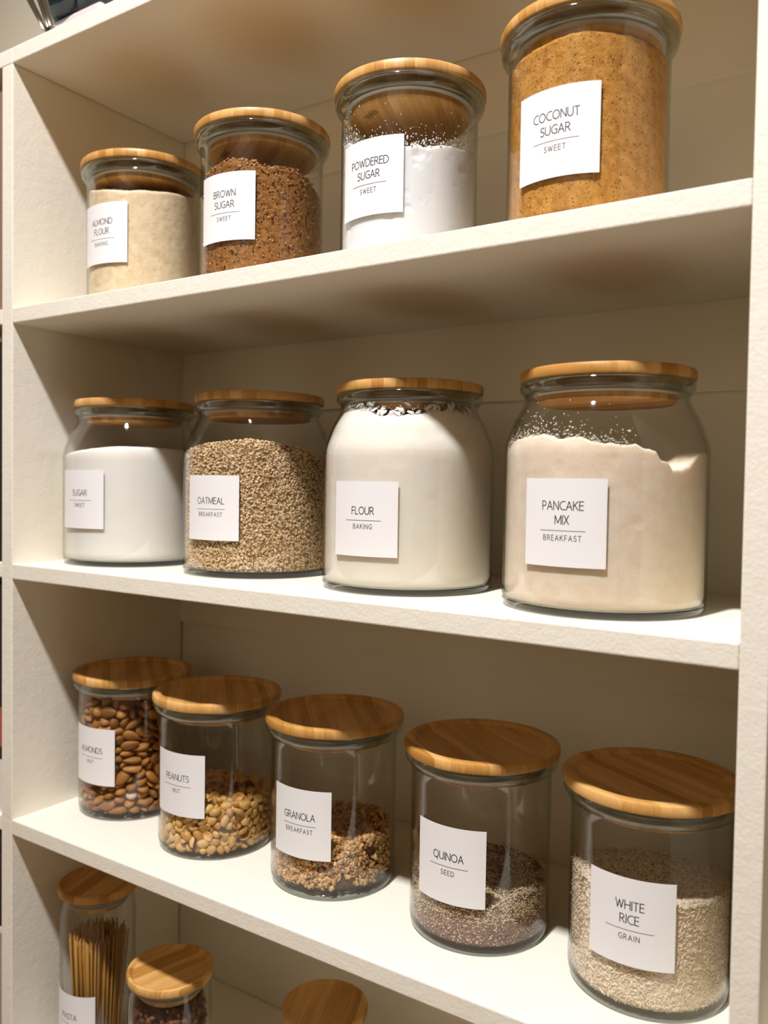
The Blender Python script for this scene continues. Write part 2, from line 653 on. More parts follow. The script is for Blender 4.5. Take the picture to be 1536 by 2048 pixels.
# burnt maker's mark: illegible little framed mark
bm = bmesh.new()
def _flat(line, w, z=-0.0182):
    for a, b in zip(line[:-1], line[1:]):
        dx, dy = b[0] - a[0], b[1] - a[1]
        l = math.hypot(dx, dy)
        nx, ny = -dy / l * w / 2, dx / l * w / 2
        vs = [bm.verts.new((p[0] + s * nx, p[1] + s * ny, zz)) for zz in (z, z + 0.0002) for p, s in ((a, 1), (b, 1), (b, -1), (a, -1))]
        for q in ((0, 1, 2, 3), (7, 6, 5, 4), (0, 4, 5, 1), (1, 5, 6, 2), (2, 6, 7, 3), (3, 7, 4, 0)):
            bm.faces.new([vs[i] for i in q])
_flat([(-0.009, -0.003), (0.009, -0.003), (0.009, 0.003), (-0.009, 0.003), (-0.009, -0.003)], 0.0007)
for i in range(7):
    x = -0.0072 + i * 0.0022
    _flat([(x, -0.0016), (x + 0.0007, 0.0016), (x + 0.0014, -0.0012 + 0.0005 * (i % 3))], 0.0006)
bmesh.ops.recalc_face_normals(bm, faces=bm.faces)
STAMP = bpy.data.meshes.new('stamp')
bm.to_mesh(STAMP)
bm.free()
STAMP.materials.append(M_STAMP)


def arcp(cx, cz, r, a0, a1, n=5):
    return [(cx + r * math.cos(math.radians(a0 + (a1 - a0) * i / n)), cz + r * math.sin(math.radians(a0 + (a1 - a0) * i / n))) for i in range(n + 1)]


# type A: straight cylinder with flared mouth, 178 mm tall with lid
RA, RBD, RP = 0.0678, 0.0876, 0.0470
def wallA():
    outer = [(0.0695, 0.1560), (0.0683, 0.1520), (RA, 0.1470), (RA, 0.12), (RA, 0.08), (RA, 0.04), (RA, 0.0100)] + [(RA - 0.0004, 0.0065)]
    inner = [(RA - 0.0020, 0.0080), (RA - 0.0018, 0.012), (RA - 0.0018, 0.08), (RA - 0.0018, 0.1465), (RA - 0.0013, 0.1520), (RA - 0.0001, 0.1560)]
    return outer + inner
def rimA():
    # thick lip under the lid
    return [(0.0695, 0.1561), (0.0715, 0.1585), (0.0735, 0.1610), (0.0745, 0.1640), (0.0742, 0.1668), (0.0725, 0.1680), (0.0680, 0.1680),
            (0.0662, 0.1668), (0.0655, 0.1640), (0.0660, 0.1600), (0.0674, 0.1561)]
def baseA(R):
    return [(0, 0.0012), (R - 0.012, 0.0012), (R - 0.009, 0.0), (R - 0.0045, 0.0)] + [(R - 0.0020, 0.0008), (R - 0.0009, 0.0028), (R - 0.0004, 0.0064),
            (R - 0.0030, 0.0084), (R - 0.0050, 0.0068), (R - 0.010, 0.0058), (0, 0.0055)]
def wallB():
    outer = [(0.0712, 0.1850), (0.0702, 0.1815), (0.0709, 0.1782), (0.0732, 0.1735), (0.0789, 0.1630), (0.0846, 0.1480), (0.0862, 0.1434), (0.0872, 0.1385),
             (0.0876, 0.1330), (RBD, 0.1240), (RBD, 0.09), (RBD, 0.05), (RBD, 0.0120), (RBD - 0.0006, 0.0072)]
    inner = [(r - 0.0021, z) for r, z in outer[::-1]]
    inner[0] = (RBD - 0.0025, 0.0088)
    return outer + inner
def rimB():
    return [(0.0712, 0.1851), (0.0728, 0.1868), (0.0744, 0.1885), (0.0750, 0.1915), (0.0746, 0.1948), (0.0730, 0.1960), (0.0690, 0.1960), (0.0672, 0.1948),
            (0.0668, 0.1915), (0.0672, 0.1885), (0.0682, 0.1851)]


def mk(name, prof, mat, n=112, sm=0.9):
    me = lathe_mesh(name, prof, n, True)
    me.materials.append(mat)
    me.shade_smooth()
    me.set_sharp_from_angle(angle=sm)
    return me
def mkb(name, prof, mat, n=112, sm=0.9):
    me = lathe_mesh(name, prof, n, False)
    me.materials.append(mat)
    me.shade_smooth()
    me.set_sharp_from_angle(angle=sm)
    return me


KIT = {
    'A': dict(wall=mk('glass_wall', wallA(), M_GLASS), rim=mk('rim', rimA(), M_THICK), base=mkb('glass_base', baseA(RA), M_FOOT),
              lid=LID_A, plug=PLUG_A, gask=GASK_A, H=0.1782, R=RA),
    'B': dict(wall=mk('glass_wall', wallB(), M_GLASS), rim=mk('rim', rimB(), M_THICK), base=mkb('glass_base', baseA(RBD), M_FOOT),
              lid=LID_A, plug=PLUG_A, gask=GASK_A, H=0.2060, R=RBD),
}


def narrow_kit(H, R=RP):
    top = H - 0.010
    wall = [(R - 0.0040, top), (R - 0.0030, top - 0.008), (R - 0.0010, top - 0.018), (R, top - 0.030), (R, 0.1), (R, 0.010), (R - 0.0004, 0.0065)]
    inner = [(r - 0.0024, z) for r, z in wall[::-1]]
    inner[0] = (R - 0.0030, 0.0085)
    return dict(wall=mk('glass_wall', wall + inner, M_GLASS, 80), rim=None, base=mkb('glass_base', baseA(R), M_FOOT, 80), lid=LID_S,
                plug=PLUG_S, gask=GASK_S, H=H, R=R)


def jar(kind, x, y, z, label, lines=None, sub=None, lz=None, lang=0.0, grain=0.0, stamp=False, group=None, name='storage_jar', cat='jar'):
    k = KIT[kind] if isinstance(kind, str) else kind
    e = empty(name, (x, y, z))
    tag(e, label, cat, group)
    link('glass_wall', k['wall'], None, e)['label'] = 'clear glass wall'
    if k['rim']:
        link('rim', k['rim'], None, e)['label'] = 'greenish thick glass rim'
    link('glass_base', k['base'], None, e)['label'] = 'thick greenish glass base'
    lid = link('lid', k['lid'], None, e, (0, 0, k['H'] - 0.010))
    lid.rotation_euler = (0, 0, grain)
    lid['label'] = 'round bamboo lid'
    link('plug', k['plug'], None, lid, (0, 0, -0.0001))
    link('gasket', k['gask'], None, lid, (0, 0, -0.0001))['label'] = 'clear silicone sealing ring'
    if stamp:
        s = link('stamp', STAMP, None, lid, None)
        a = stamp - grain
        s.location = (0.043 * math.cos(a), 0.043 * math.sin(a), 0)
        s.rotation_euler = (0, 0, a + PI / 2)
        s['label'] = 'small dark burnt mark'
    if lines:
        add_label(e, k['R'], lz, lang, lines, sub)
    return e


# (kind, x, y, shelf, label text lines, sub line, label centre height, azimuth, grain)
J = {
    'almond_flour': ('A', 0.1112, 0.1081, S2, ['ALMOND', 'FLOUR'], 'BAKING', 0.0830, 3.5, 0.5, 'short straight glass jar with bamboo lid, label reads ALMOND FLOUR BAKING'),
    'brown_sugar': ('A', 0.3095, 0.1060, S2, ['BROWN', 'SUGAR'], 'SWEET', 0.0797, 5.8, 1.0, 'straight glass jar with bamboo lid, label reads BROWN SUGAR SWEET'),
    'powdered_sugar': ('A', 0.5020, 0.1077, S2, ['POWDERED', 'SUGAR'], 'SWEET', 0.0766, -2.3, 0.35, 'straight glass jar with bamboo lid, label reads POWDERED SUGAR SWEET'),
    'coconut_sugar': ('A', 0.6900, 0.0949, S2, ['COCONUT', 'SUGAR'], 'SWEET', 0.0725, -1.5, -0.5, 'straight glass jar with bamboo lid, label reads COCONUT SUGAR SWEET'),
    'sugar': ('B', 0.0786, 0.1231, S3, ['SUGAR'], 'SWEET', 0.0818, 2.9, 0.3, 'wide glass jar with sloped shoulder, label reads SUGAR SWEET'),
    'oatmeal': ('B', 0.2828, 0.1358, S3, ['OATMEAL'], 'BREAKFAST', 0.0768, 4.6, -0.4, 'wide glass jar with sloped shoulder, label reads OATMEAL BREAKFAST'),
    'flour': ('B', 0.4961, 0.1257, S3, ['FLOUR'], 'BAKING', 0.0722, 2.4, 0.9, 'wide glass jar with sloped shoulder, label reads FLOUR BAKING'),
    'pancake_mix': ('B', 0.7052, 0.1154, S3, ['PANCAKE', 'MIX'], 'BREAKFAST', 0.0764, -2.8, 1.3, 'wide glass jar with sloped shoulder, label reads PANCAKE MIX BREAKFAST'),
    'almonds': ('A', 0.0738, 0.1267, S4, ['ALMONDS'], 'NUT', 0.0800, 1.7, 0.9, 'straight glass jar with bamboo lid, label reads ALMONDS NUT'),
    'peanuts': ('A', 0.2420, 0.1120, S4, ['PEANUTS'], 'NUT', 0.0840, 3.2, 0.8, 'straight glass jar with bamboo lid, label reads PEANUTS NUT'),
    'granola': ('A', 0.4112, 0.1188, S4, ['GRANOLA'], 'BREAKFAST', 0.0776, 4.6, 0.75, 'straight glass jar with bamboo lid, label reads GRANOLA BREAKFAST'),
    'quinoa': ('A', 0.5882, 0.1205, S4, ['QUINOA'], 'SEED', 0.0798, 1.2, 0.95, 'straight glass jar with bamboo lid, label reads QUINOA SEED'),
    'white_rice': ('A', 0.7522, 0.1200, S4, ['WHITE', 'RICE'], 'GRAIN', 0.0778, 2.8, 1.05, 'straight glass jar with bamboo lid, label reads WHITE RICE GRAIN'),
}
GRP = {S2: 'jars on the upper shelf', S3: 'wide jars on the middle shelf', S4: 'jars on the third shelf'}
for key, (kd, x, y, z, ln, sb, lz, la, gr, lbl) in J.items():
    jar(kd, x, y, z, lbl, ln, sb, lz, la, gr, stamp=(math.radians(-120) if z == S2 else False), group=GRP[z])


# ------------------------------------------------------------------ contents
def inner_radius(kind, z):
    if kind == 'A':
        r = RA - 0.0018
        if z < 0.0105:
            r -= 0.0004 + (0.0105 - z) * 0.7
        return r
    prof = [(0.0, RBD - 0.008), (0.0105, RBD - 0.0030), (0.014, RBD - 0.0021), (0.124, RBD - 0.0021), (0.133, 0.0855), (0.1385, 0.0851), (0.1432, 0.0841), (0.1480, 0.0825), (0.1630, 0.0768),
            (0.1735, 0.0711), (0.1782, 0.0688), (0.1815, 0.0681), (0.195, 0.0672)]
    for (z0, r0), (z1, r1) in zip(prof[:-1], prof[1:]):
        if z <= z1:
            return r0 + (r1 - r0) * (z - z0) / (z1 - z0)
    return prof[-1][1]


def fbm(x, y, z, f, o=3):
    return noise.fractal(Vector((x * f, y * f, z * f)), 0.9, 2.0, o)


def ang_interp(tab):
    """tab = [(deg, value)]: smooth periodic table"""
    tab = sorted(tab)
    A = [t[0] for t in tab]
    V = [t[1] for t in tab]
    A2 = [a - 360 for a in A] + A + [a + 360 for a in A]
    V2 = V * 3
    return lambda a: float(np.interp((a + 180) % 360 - 180, A2, V2))


def heap(name, kind, jx, jy, jz, rim_h, centre_h, mat, gap=0.0004, top_amp=0.002, top_f=60, wall_pit=0.0, pit_f=90, edge_amp=0.001, edge_f=50,
         nth=200, nz=70, nr=24, seed=0.0, label=None, cat=None):
    """contents of a jar as one mound: rim_h(angle deg) = height on the glass"""
    verts, faces = [], []
    z0 = 0.0064
    th = [2 * PI * k / nth for k in range(nth)]
    hw = []
    for a in th:
        ca, sa = math.cos(a), math.sin(a)
        h = rim_h(math.degrees(a))
        h += edge_amp * fbm(ca * 0.06 + seed, sa * 0.06, seed, edge_f, 4)
        hw.append(h)
    # floor centre
    verts.append((0, 0, z0))
    for j in range(nz + 1):
        t = j / nz
        for k, a in enumerate(th):
            z = z0 + (hw[k] - z0) * t
            r = inner_radius(kind, z) - gap
            ca, sa = math.cos(a), math.sin(a)
            if wall_pit:
                n = fbm(ca * r + seed, sa * r, z, pit_f, 3)
                r -= wall_pit * max(0.0, n - 0.25) * 2.0
            if j == nz:
                r -= 0.0006
            verts.append((r * ca, r * sa, z))
    for k in range(nth):
        faces.append((0, 1 + (k + 1) % nth, 1 + k))
    for j in range(nz):
        for k in range(nth):
            k2 = (k + 1) % nth
            a0 = 1 + j * nth
            faces.append((a0 + k, a0 + k2, a0 + nth + k2, a0 + nth + k))
    last = 1 + nz * nth
    ztop = {}
    for i in range(nr - 1, 0, -1):
        rho = i / nr
        start = len(verts)
        for k, a in enumerate(th):
            R = inner_radius(kind, hw[k]) - gap - 0.0006
            x, y = R * rho * math.cos(a), R * rho * math.sin(a)
            w = rho ** 2.2
            z = hw[k] * w + centre_h * (1 - w)
            z += top_amp * fbm(x + seed, y, seed, top_f, 4) * (1 - rho ** 6)
            verts.append((x, y, z))
        for k in range(nth):
            k2 = (k + 1) % nth
            faces.append((last + k, last + k2, start + k2, start + k))
        last = start
    c = len(verts)
    verts.append((0, 0, centre_h))
    for k in range(nth):
        faces.append((last + k, last + (k + 1) % nth, c))
    me = bpy.data.meshes.new(name)
    me.from_pydata(verts, [], faces)
    me.shade_smooth()
    o = link(name, me, mat, None, (jx, jy, jz))
    if label:
        tag(o, label, cat, None, 'stuff')
    return o


# low-poly templates ------------------------------------------------
def tmpl_from_bm(bm):
    bm.verts.ensure_lookup_table()
    bmesh.ops.triangulate(bm, faces=bm.faces)
    v = np.array([v.co[:] for v in bm.verts])
    f = np.array([[q.index for q in fc.verts] for fc in bm.faces])
    bm.free()
    return v, f


def t_ico(sub=1, sx=1, sy=1, sz=1, jit=0.0, seed=1):
    bm = bmesh.new()
    bmesh.ops.create_icosphere(bm, subdivisions=sub, radius=1)
    r = random.Random(seed)
    for v in bm.verts:
        k = 1 + r.uniform(-jit, jit)
        v.co = Vector((v.co.x * sx, v.co.y * sy, v.co.z * sz)) * k
    return tmpl_from_bm(bm)


def t_spindle():
    bm = bmesh.new()
    rings = []
    for x, r in ((-0.62, 0.72), (0.0, 1.0), (0.62, 0.72)):
        rings.append([bm.verts.new((x * 3.0, r * 0.82 * math.cos(2 * PI * k / 5), r * 0.82 * math.sin(2 * PI * k / 5))) for k in range(5)])
    a = bm.verts.new((-3.0, 0, 0))
    b = bm.verts.new((3.0, 0, 0))
    for k in range(5):
        k2 = (k + 1) % 5
        bm.faces.new((a, rings[0][k2], rings[0][k]))
        bm.faces.new((b, rings[2][k], rings[2][k2]))
        for p, q in ((0, 1), (1, 2)):
            bm.faces.new((rings[p][k], rings[p][k2], rings[q][k2], rings[q][k]))
    bmesh.ops.recalc_face_normals(bm, faces=bm.faces)
    return tmpl_from_bm(bm)


def t_chip(seed):
    """chopped kernel: a blunt eight-cornered chip"""
    bm = bmesh.new()
    bmesh.ops.create_cube(bm, size=1.6)
    r = random.Random(seed)
    for v in bm.verts:
        v.co = Vector((v.co.x * 1.15, v.co.y * 0.9, v.co.z * 0.62)) * (1 + r.uniform(-0.28, 0.1))
    bmesh.ops.bevel(bm, geom=list(bm.edges), offset=0.22, segments=1, affect='EDGES')
    return tmpl_from_bm(bm)


def t_flake(seed, n=8):
    """rolled oat flake: thin, bent, ragged disc"""
    bm = bmesh.new()
    r = random.Random(seed)
    bend = r.uniform(0.15, 0.45)
    rr = [1 + r.uniform(-0.22, 0.15) for _ in range(n)]
    top, bot = [], []
    for k in range(n):
        a = 2 * PI * k / n
        x, y = rr[k] * math.cos(a) * 1.15, rr[k] * math.sin(a) * 0.85
        z = bend * (x * x - 0.4) + r.uniform(-0.05, 0.05)
        top.append(bm.verts.new((x * 0.93, y * 0.93, z + 0.11)))
        bot.append(bm.verts.new((x, y, z - 0.09)))
    ct = bm.verts.new((0, 0, -0.4 * bend + 0.20))
    cb = bm.verts.new((0, 0, -0.4 * bend - 0.10))
    for k in range(n):
        k2 = (k + 1) % n
        bm.faces.new((top[k], top[k2], ct))
        bm.faces.new((bot[k2], bot[k], cb))
        bm.faces.new((top[k], bot[k], bot[k2], top[k2]))
    return tmpl_from_bm(bm)


def rand_rot(n, rs):
    q = rs.normal(size=(n, 4))
    q /= np.linalg.norm(q, axis=1)[:, None]
    w, x, y, z = q.T
    return np.stack([np.stack([1 - 2 * (y * y + z * z), 2 * (x * y - z * w), 2 * (x * z + y * w)], -1),
                     np.stack([2 * (x * y + z * w), 1 - 2 * (x * x + z * z), 2 * (y * z - x * w)], -1),
                     np.stack([2 * (x * z - y * w), 2 * (y * z + x * w), 1 - 2 * (x * x + y * y)], -1)], -2)


def rot_flat(normals, rs, wob=0.5):
    """rotations whose local z follows the normals, with wobble and free spin"""
    n = len(normals)
    zz = normals + rs.normal(size=(n, 3)) * wob
    zz /= np.linalg.norm(zz, axis=1)[:, None]
    t = rs.normal(size=(n, 3))
    xx = np.cross(t, zz)
    xx /= np.linalg.norm(xx, axis=1)[:, None]
    yy = np.cross(zz, xx)
    return np.stack([xx, yy, zz], -1)


def scatter(name, tmpls, pos, rots, scales, cols, mat, jx, jy, jz, label=None, cat=None, parent=None, smooth=False):
    V, F, C = [], [], []
    rs = np.random.RandomState(3)
    pick = rs.randint(0, len(tmpls), len(pos))
    off = 0
    for ti, (tv, tf) in enumerate(tmpls):
        idx = np.where(pick == ti)[0]
        if not len(idx):
            continue
        s = scales[idx]
        s = s[:, None] if s.ndim == 1 else s
        v = tv[None] * s[:, None, :]
        v = np.einsum('nij,nkj->nki', rots[idx], v) + pos[idx][:, None, :]
        nv = tv.shape[0]
        f = tf[None] + (np.arange(len(idx)) * nv)[:, None, None] + off
        off += len(idx) * nv
        V.append(v.reshape(-1, 3))
        F.append(f.reshape(-1, 3))
        C.append(np.repeat(cols[idx], nv, axis=0))
    V, F, C = np.concatenate(V), np.concatenate(F), np.concatenate(C)
    me = bpy.data.meshes.new(name)
    me.vertices.add(len(V))
    me.vertices.foreach_set('co', V.astype(np.float32).ravel())
    me.loops.add(len(F) * 3)
    me.loops.foreach_set('vertex_index', F.astype(np.int32).ravel())
    me.polygons.add(len(F))
    me.polygons.foreach_set('loop_start', np.arange(0, len(F) * 3, 3, dtype=np.int32))
    me.update(calc_edges=True)
    at = me.attributes.new('gcol', 'FLOAT_COLOR', 'POINT')
    at.data.foreach_set('color', np.c_[C, np.ones(len(C))].astype(np.float32).ravel())
    if smooth:
        me.shade_smooth()
    o = link(name, me, mat, parent, None if parent else (jx, jy, jz))
    if label:
        tag(o, label, cat, None, 'stuff')
    elif parent:
        o['kind'] = 'stuff'
    return o


def surf_points(kind, hfun, chf, n_wall, n_top, gap, rs, depth=0.0015, zmin=0.0075, top_amp=0.0, top_f=60):
    """points on a jar's filling: on the glass and on the top"""
    P, Nn = [], []
    a = rs.uniform(-PI, PI, n_wall)
    h = np.array([hfun(math.degrees(q)) for q in a])
    z = zmin + (h - zmin) * rs.uniform(0, 1, n_wall)
    r = np.array([inner_radius(kind, q) for q in z]) - gap - rs.uniform(0, depth, n_wall)
    P.append(np.c_[r * np.cos(a), r * np.sin(a), z])
    Nn.append(np.c_[np.cos(a), np.sin(a), np.zeros(n_wall)])
    a = rs.uniform(-PI, PI, n_top)
    rho = np.sqrt(rs.uniform(0, 1, n_top))
    h = np.array([hfun(math.degrees(q)) for q in a])
    R = np.array([inner_radius(kind, q) for q in h]) - gap
    w = rho ** 2.2
    x, y = R * rho * np.cos(a), R * rho * np.sin(a)
    z = h * w + chf * (1 - w)
    if top_amp:
        z = z + top_amp * np.array([fbm(px, py, 0.0, top_f, 3) for px, py in zip(x, y)])
    P.append(np.c_[x, y, z - rs.uniform(0, depth, n_top)])
    Nn.append(np.c_[np.zeros(n_top), np.zeros(n_top), np.ones(n_top)])
    return np.concatenate(P), np.concatenate(Nn)


def mixcol(rs, n, c1, c2, jitter=0.08):
    t = rs.uniform(0, 1, n)[:, None]
    c = np.array(c1)[None] * (1 - t) + np.array(c2)[None] * t
    return np.clip(c * (1 + rs.uniform(-jitter, jitter, n)[:, None]), 0, 1)


def jp(key):
    return J[key][1], J[key][2], J[key][3]


# ---- powders
M_ALMF = mat_powder('almond_flour_powder', (0.78, 0.58, 0.35), (0.94, 0.77, 0.52), 1200, 90, 0.55, 0.0009, pits=(420, 0.67, (0.55, 0.40, 0.22)), sss=0.4)
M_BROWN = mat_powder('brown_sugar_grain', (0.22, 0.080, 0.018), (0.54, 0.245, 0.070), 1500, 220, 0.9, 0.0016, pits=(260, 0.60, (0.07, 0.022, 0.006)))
M_PSUG = mat_powder('powdered_sugar_powder', (0.93, 0.92, 0.91), (0.96, 0.95, 0.94), 900, 60, 0.35, 0.0008, sss=0.75)
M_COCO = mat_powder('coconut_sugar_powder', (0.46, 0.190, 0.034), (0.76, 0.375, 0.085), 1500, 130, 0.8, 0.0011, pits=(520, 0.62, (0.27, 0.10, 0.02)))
M_SUGAR = mat_powder('white_sugar_grain', (0.96, 0.88, 0.81), (0.98, 0.91, 0.85), 1800, 50, 0.3, 0.0004, sss=0.75)
M_FLOURP = mat_powder('flour_powder', (0.95, 0.82, 0.70), (0.97, 0.87, 0.76), 900, 40, 0.25, 0.0005, sss=0.75)
M_PANC = mat_powder('pancake_mix_powder', (0.88, 0.70, 0.53), (0.95, 0.81, 0.65), 1300, 80, 0.4, 0.0006, pits=(300, 0.74, (0.55, 0.40, 0.27)), sss=0.5)

x, y, z = jp('almond_flour')
heap('almond_flour', 'A', x, y, z, ang_interp([(-121, 0.1425), (-60, 0.1295), (16, 0.140), (100, 0.15)]), 0.146, M_ALMF, wall_pit=0.0006, pit_f=110, edge_amp=0.0012,
     seed=1.3, label='pale beige almond flour filling its jar on the upper shelf', cat='almond flour')

x, y, z = jp('brown_sugar')
bs_h = ang_interp([(-150, 0.112), (-107, 0.122), (-88, 0.1275), (-64, 0.126), (-45, 0.119), (-25, 0.121), (0, 0.118), (12, 0.112), (32, 0.104), (50, 0.092), (120, 0.10), (180, 0.105)])
bsug = heap('brown_sugar', 'A', x, y, z, bs_h, 0.112, M_BROWN, wall_pit=0.0016, pit_f=160, edge_amp=0.005, edge_f=90, top_amp=0.006, top_f=90, nth=320, nz=120, nr=30,
            seed=4.1, gap=0.0008, label='moist clumpy dark brown sugar in the second jar of the upper shelf', cat='brown sugar')
M_BSG = mat_grain('brown_sugar_clump', 0.5, 0.5)
rs = np.random.RandomState(11)
P, Nn = surf_points('A', bs_h, 0.112, 2600, 900, 0.0010, rs, 0.0012)
P[2600:, 2] += 0.001
# crumbs thicker along the ragged edge
a = rs.uniform(-PI, PI, 1500)
h = np.array([bs_h(math.degrees(q)) for q in a]) + rs.normal(0, 0.0022, 1500)
Pe = np.c_[(RA - 0.0050) * np.cos(a), (RA - 0.0050) * np.sin(a), h]
P = np.concatenate([P, Pe])
n = len(P)
scatter('clumps', [t_ico(1, 1, 0.85, 0.8, 0.3, s) for s in (1, 2, 3)], P, rand_rot(n, rs), np.abs(rs.normal(0.0009, 0.0005, n)) + 0.0004,
        mixcol(rs, n, (0.19, 0.066, 0.016), (0.57, 0.27, 0.080), 0.2), M_BSG, x, y, z, parent=bsug)

x, y, z = jp('powdered_sugar')
ps_h = ang_interp([(-160, 0.13), (-126, 0.121), (-100, 0.108), (-83, 0.101), (-45, 0.1015), (-10, 0.108), (27, 0.1175), (60, 0.122), (120, 0.13)])
psug = heap('powdered_sugar', 'A', x, y, z, ps_h, 0.116, M_PSUG, wall_pit=0.0012, pit_f=60, edge_amp=0.002, edge_f=60, top_amp=0.006, top_f=70, nth=260, nz=90,
            seed=7.7, label='bright white powdered sugar in the third jar of the upper shelf', cat='powdered sugar')
M_DUST = mat_grain('powder_flecks', 0.9, 0.1)
rs = np.random.RandomState(12)
n = 1500
a = rs.uniform(-PI, PI, n)
h = np.array([ps_h(math.degrees(q)) for q in a]) + np.abs(rs.exponential(0.0065, n))
h = np.minimum(h, 0.147)
r = np.array([inner_radius('A', q) for q in h]) - 0.0005
P = np.c_[r * np.cos(a), r * np.sin(a), h]
scatter('flecks', [t_ico(1, 1, 1, 0.6, 0.3, s) for s in (1, 2)], P, rot_flat(np.c_[np.cos(a), np.sin(a), a * 0], rs, 0.1), np.abs(rs.normal(0.0003, 0.00035, n)) + 0.00012,
        mixcol(rs, n, (0.8, 0.78, 0.76), (0.88, 0.86, 0.84)), M_DUST, x, y, z, parent=psug)

x, y, z = jp('coconut_sugar')
heap('coconut_sugar', 'A', x, y, z, ang_interp([(-160, 0.146), (-119, 0.1455), (-73, 0.1485), (-23, 0.143), (60, 0.146)]), 0.144, M_COCO, wall_pit=0.0008, pit_f=120, edge_amp=0.0015,
     seed=2.9, top_amp=0.001, label='golden brown coconut sugar filling its jar nearly to the lid', cat='coconut sugar')

x, y, z = jp('sugar')
heap('sugar', 'B', x, y, z, ang_interp([(-118, 0.136), (-80, 0.143), (-52, 0.1465), (-11, 0.1455), (40, 0.142), (140, 0.138)]), 0.140, M_SUGAR, edge_amp=0.0006, top_amp=0.001,
     seed=3.0, label='fine white sugar in the leftmost wide jar', cat='sugar')

x, y, z = jp('flour')
fl_h = ang_interp([(-170, 0.178), (-133, 0.178), (-105, 0.1795), (-90, 0.174), (-78, 0.1715), (-64, 0.1705), (-56, 0.174), (-46, 0.172), (-39, 0.177), (-25, 0.178), (-8, 0.1745),
                   (15, 0.172), (60, 0.176), (120, 0.179)])
flo = heap('flour', 'B', x, y, z, fl_h, 0.172, M_FLOURP, edge_amp=0.003, edge_f=110, top_amp=0.003, nth=300, nz=90, wall_pit=0.0003, pit_f=50,
           seed=5.5, label='off-white flour filling its wide jar up into the neck', cat='flour')
rs = np.random.RandomState(13)
n = 520
a = rs.uniform(-PI, PI, n)
h = np.minimum(np.array([fl_h(math.degrees(q)) for q in a]) + np.abs(rs.exponential(0.0030, n)), 0.184)
r = np.array([inner_radius('B', q) for q in h]) - 0.0006
P = np.c_[r * np.cos(a), r * np.sin(a), h]
sc_ = np.abs(rs.exponential(0.0009, n)) + 0.00025
scatter('smears', [t_ico(2, 1.5, 0.7, 0.18, 0.4, s) for s in (1, 2, 3, 4)], P, rot_flat(np.c_[np.cos(a), np.sin(a), a * 0 + 0.35], rs, 0.03), np.minimum(sc_, 0.0032),
        mixcol(rs, n, (0.80, 0.75, 0.67), (0.90, 0.86, 0.78)), M_DUST, x, y, z, parent=flo)

x, y, z = jp('pancake_mix')
pm_h = ang_interp([(-175, 0.137), (-151, 0.137), (-133, 0.1455), (-118, 0.1475), (-105, 0.1480), (-95, 0.1440), (-86, 0.1460), (-77, 0.1415), (-70, 0.1400), (-62, 0.1380), (-56, 0.1395),
                   (-50, 0.1360), (-44, 0.1340), (-41, 0.1280), (-36, 0.1245), (-33, 0.1185), (-27, 0.1190), (-20, 0.1215), (-14, 0.1300), (-9, 0.1350), (10, 0.134), (40, 0.130), (90, 0.128), (140, 0.134)])
pm = heap('pancake_mix', 'B', x, y, z, pm_h, 0.126, M_PANC, edge_amp=0.0013, edge_f=140, top_amp=0.005, nth=360, nz=90, wall_pit=0.0003, pit_f=60,
          seed=6.2, label='cream pancake mix with a broken uneven top in the rightmost wide jar', cat='pancake mix')
rs = np.random.RandomState(14)
n = 700
a = rs.uniform(-2.9, -0.9, n) - 0.3 * rs.uniform(0, 1, n)
h = np.array([pm_h(math.degrees(q)) for q in a]) + np.abs(rs.exponential(0.005, n))
h = np.minimum(h, 0.176)
r = np.array([inner_radius('B', q) for q in h]) - 0.0005
P = np.c_[r * np.cos(a), r * np.sin(a), h]
scatter('flecks', [t_ico(1, 1, 1, 0.6, 0.3, s) for s in (1, 2)], P, rot_flat(np.c_[np.cos(a), np.sin(a), a * 0 + 0.4], rs, 0.1), np.abs(rs.normal(0.00025, 0.0003, n)) + 0.0001,
        mixcol(rs, n, (0.7, 0.62, 0.5), (0.8, 0.72, 0.6)), M_DUST, x, y, z, parent=pm)

# ---- oatmeal: chopped grains over a core
x, y, z = jp('oatmeal')
oat_h = ang_interp([(-150, 0.134), (-133, 0.138), (-90, 0.1480), (-55, 0.1525), (-25, 0.148), (9, 0.1355), (50, 0.133), (120, 0.136)])
M_OATCORE = mat_powder('oat_core', (0.26, 0.15, 0.065), (0.42, 0.27, 0.13), 900, 300, 0.9, 0.002)
M_OAT = mat_grain('oat_grain', 0.6, 0.3)
oat = heap('oatmeal', 'B', x, y, z, lambda a: oat_h(a) - 0.0015, 0.142, M_OATCORE, gap=0.0022, nth=120, nz=30, nr=12, label='coarse chopped tan oats filling their wide jar', cat='oatmeal')
rs = np.random.RandomState(21)
nw, nt_ = 21000, 5000
P, Nn = surf_points('B', oat_h, 0.144, nw, nt_, 0.0015, rs, 0.0012)
n = len(P)
scatter('grains', [t_chip(s) for s in range(4)], P, rot_flat(Nn, rs, 0.55), rs.uniform(0.00095, 0.00165, (n, 1)) * np.array([[1, 1, 1]]) * rs.uniform(0.75, 1.25, (n, 3)),
        mixcol(rs, n, (0.58, 0.37, 0.175), (0.95, 0.73, 0.46), 0.12), M_OAT, x, y, z, parent=oat)

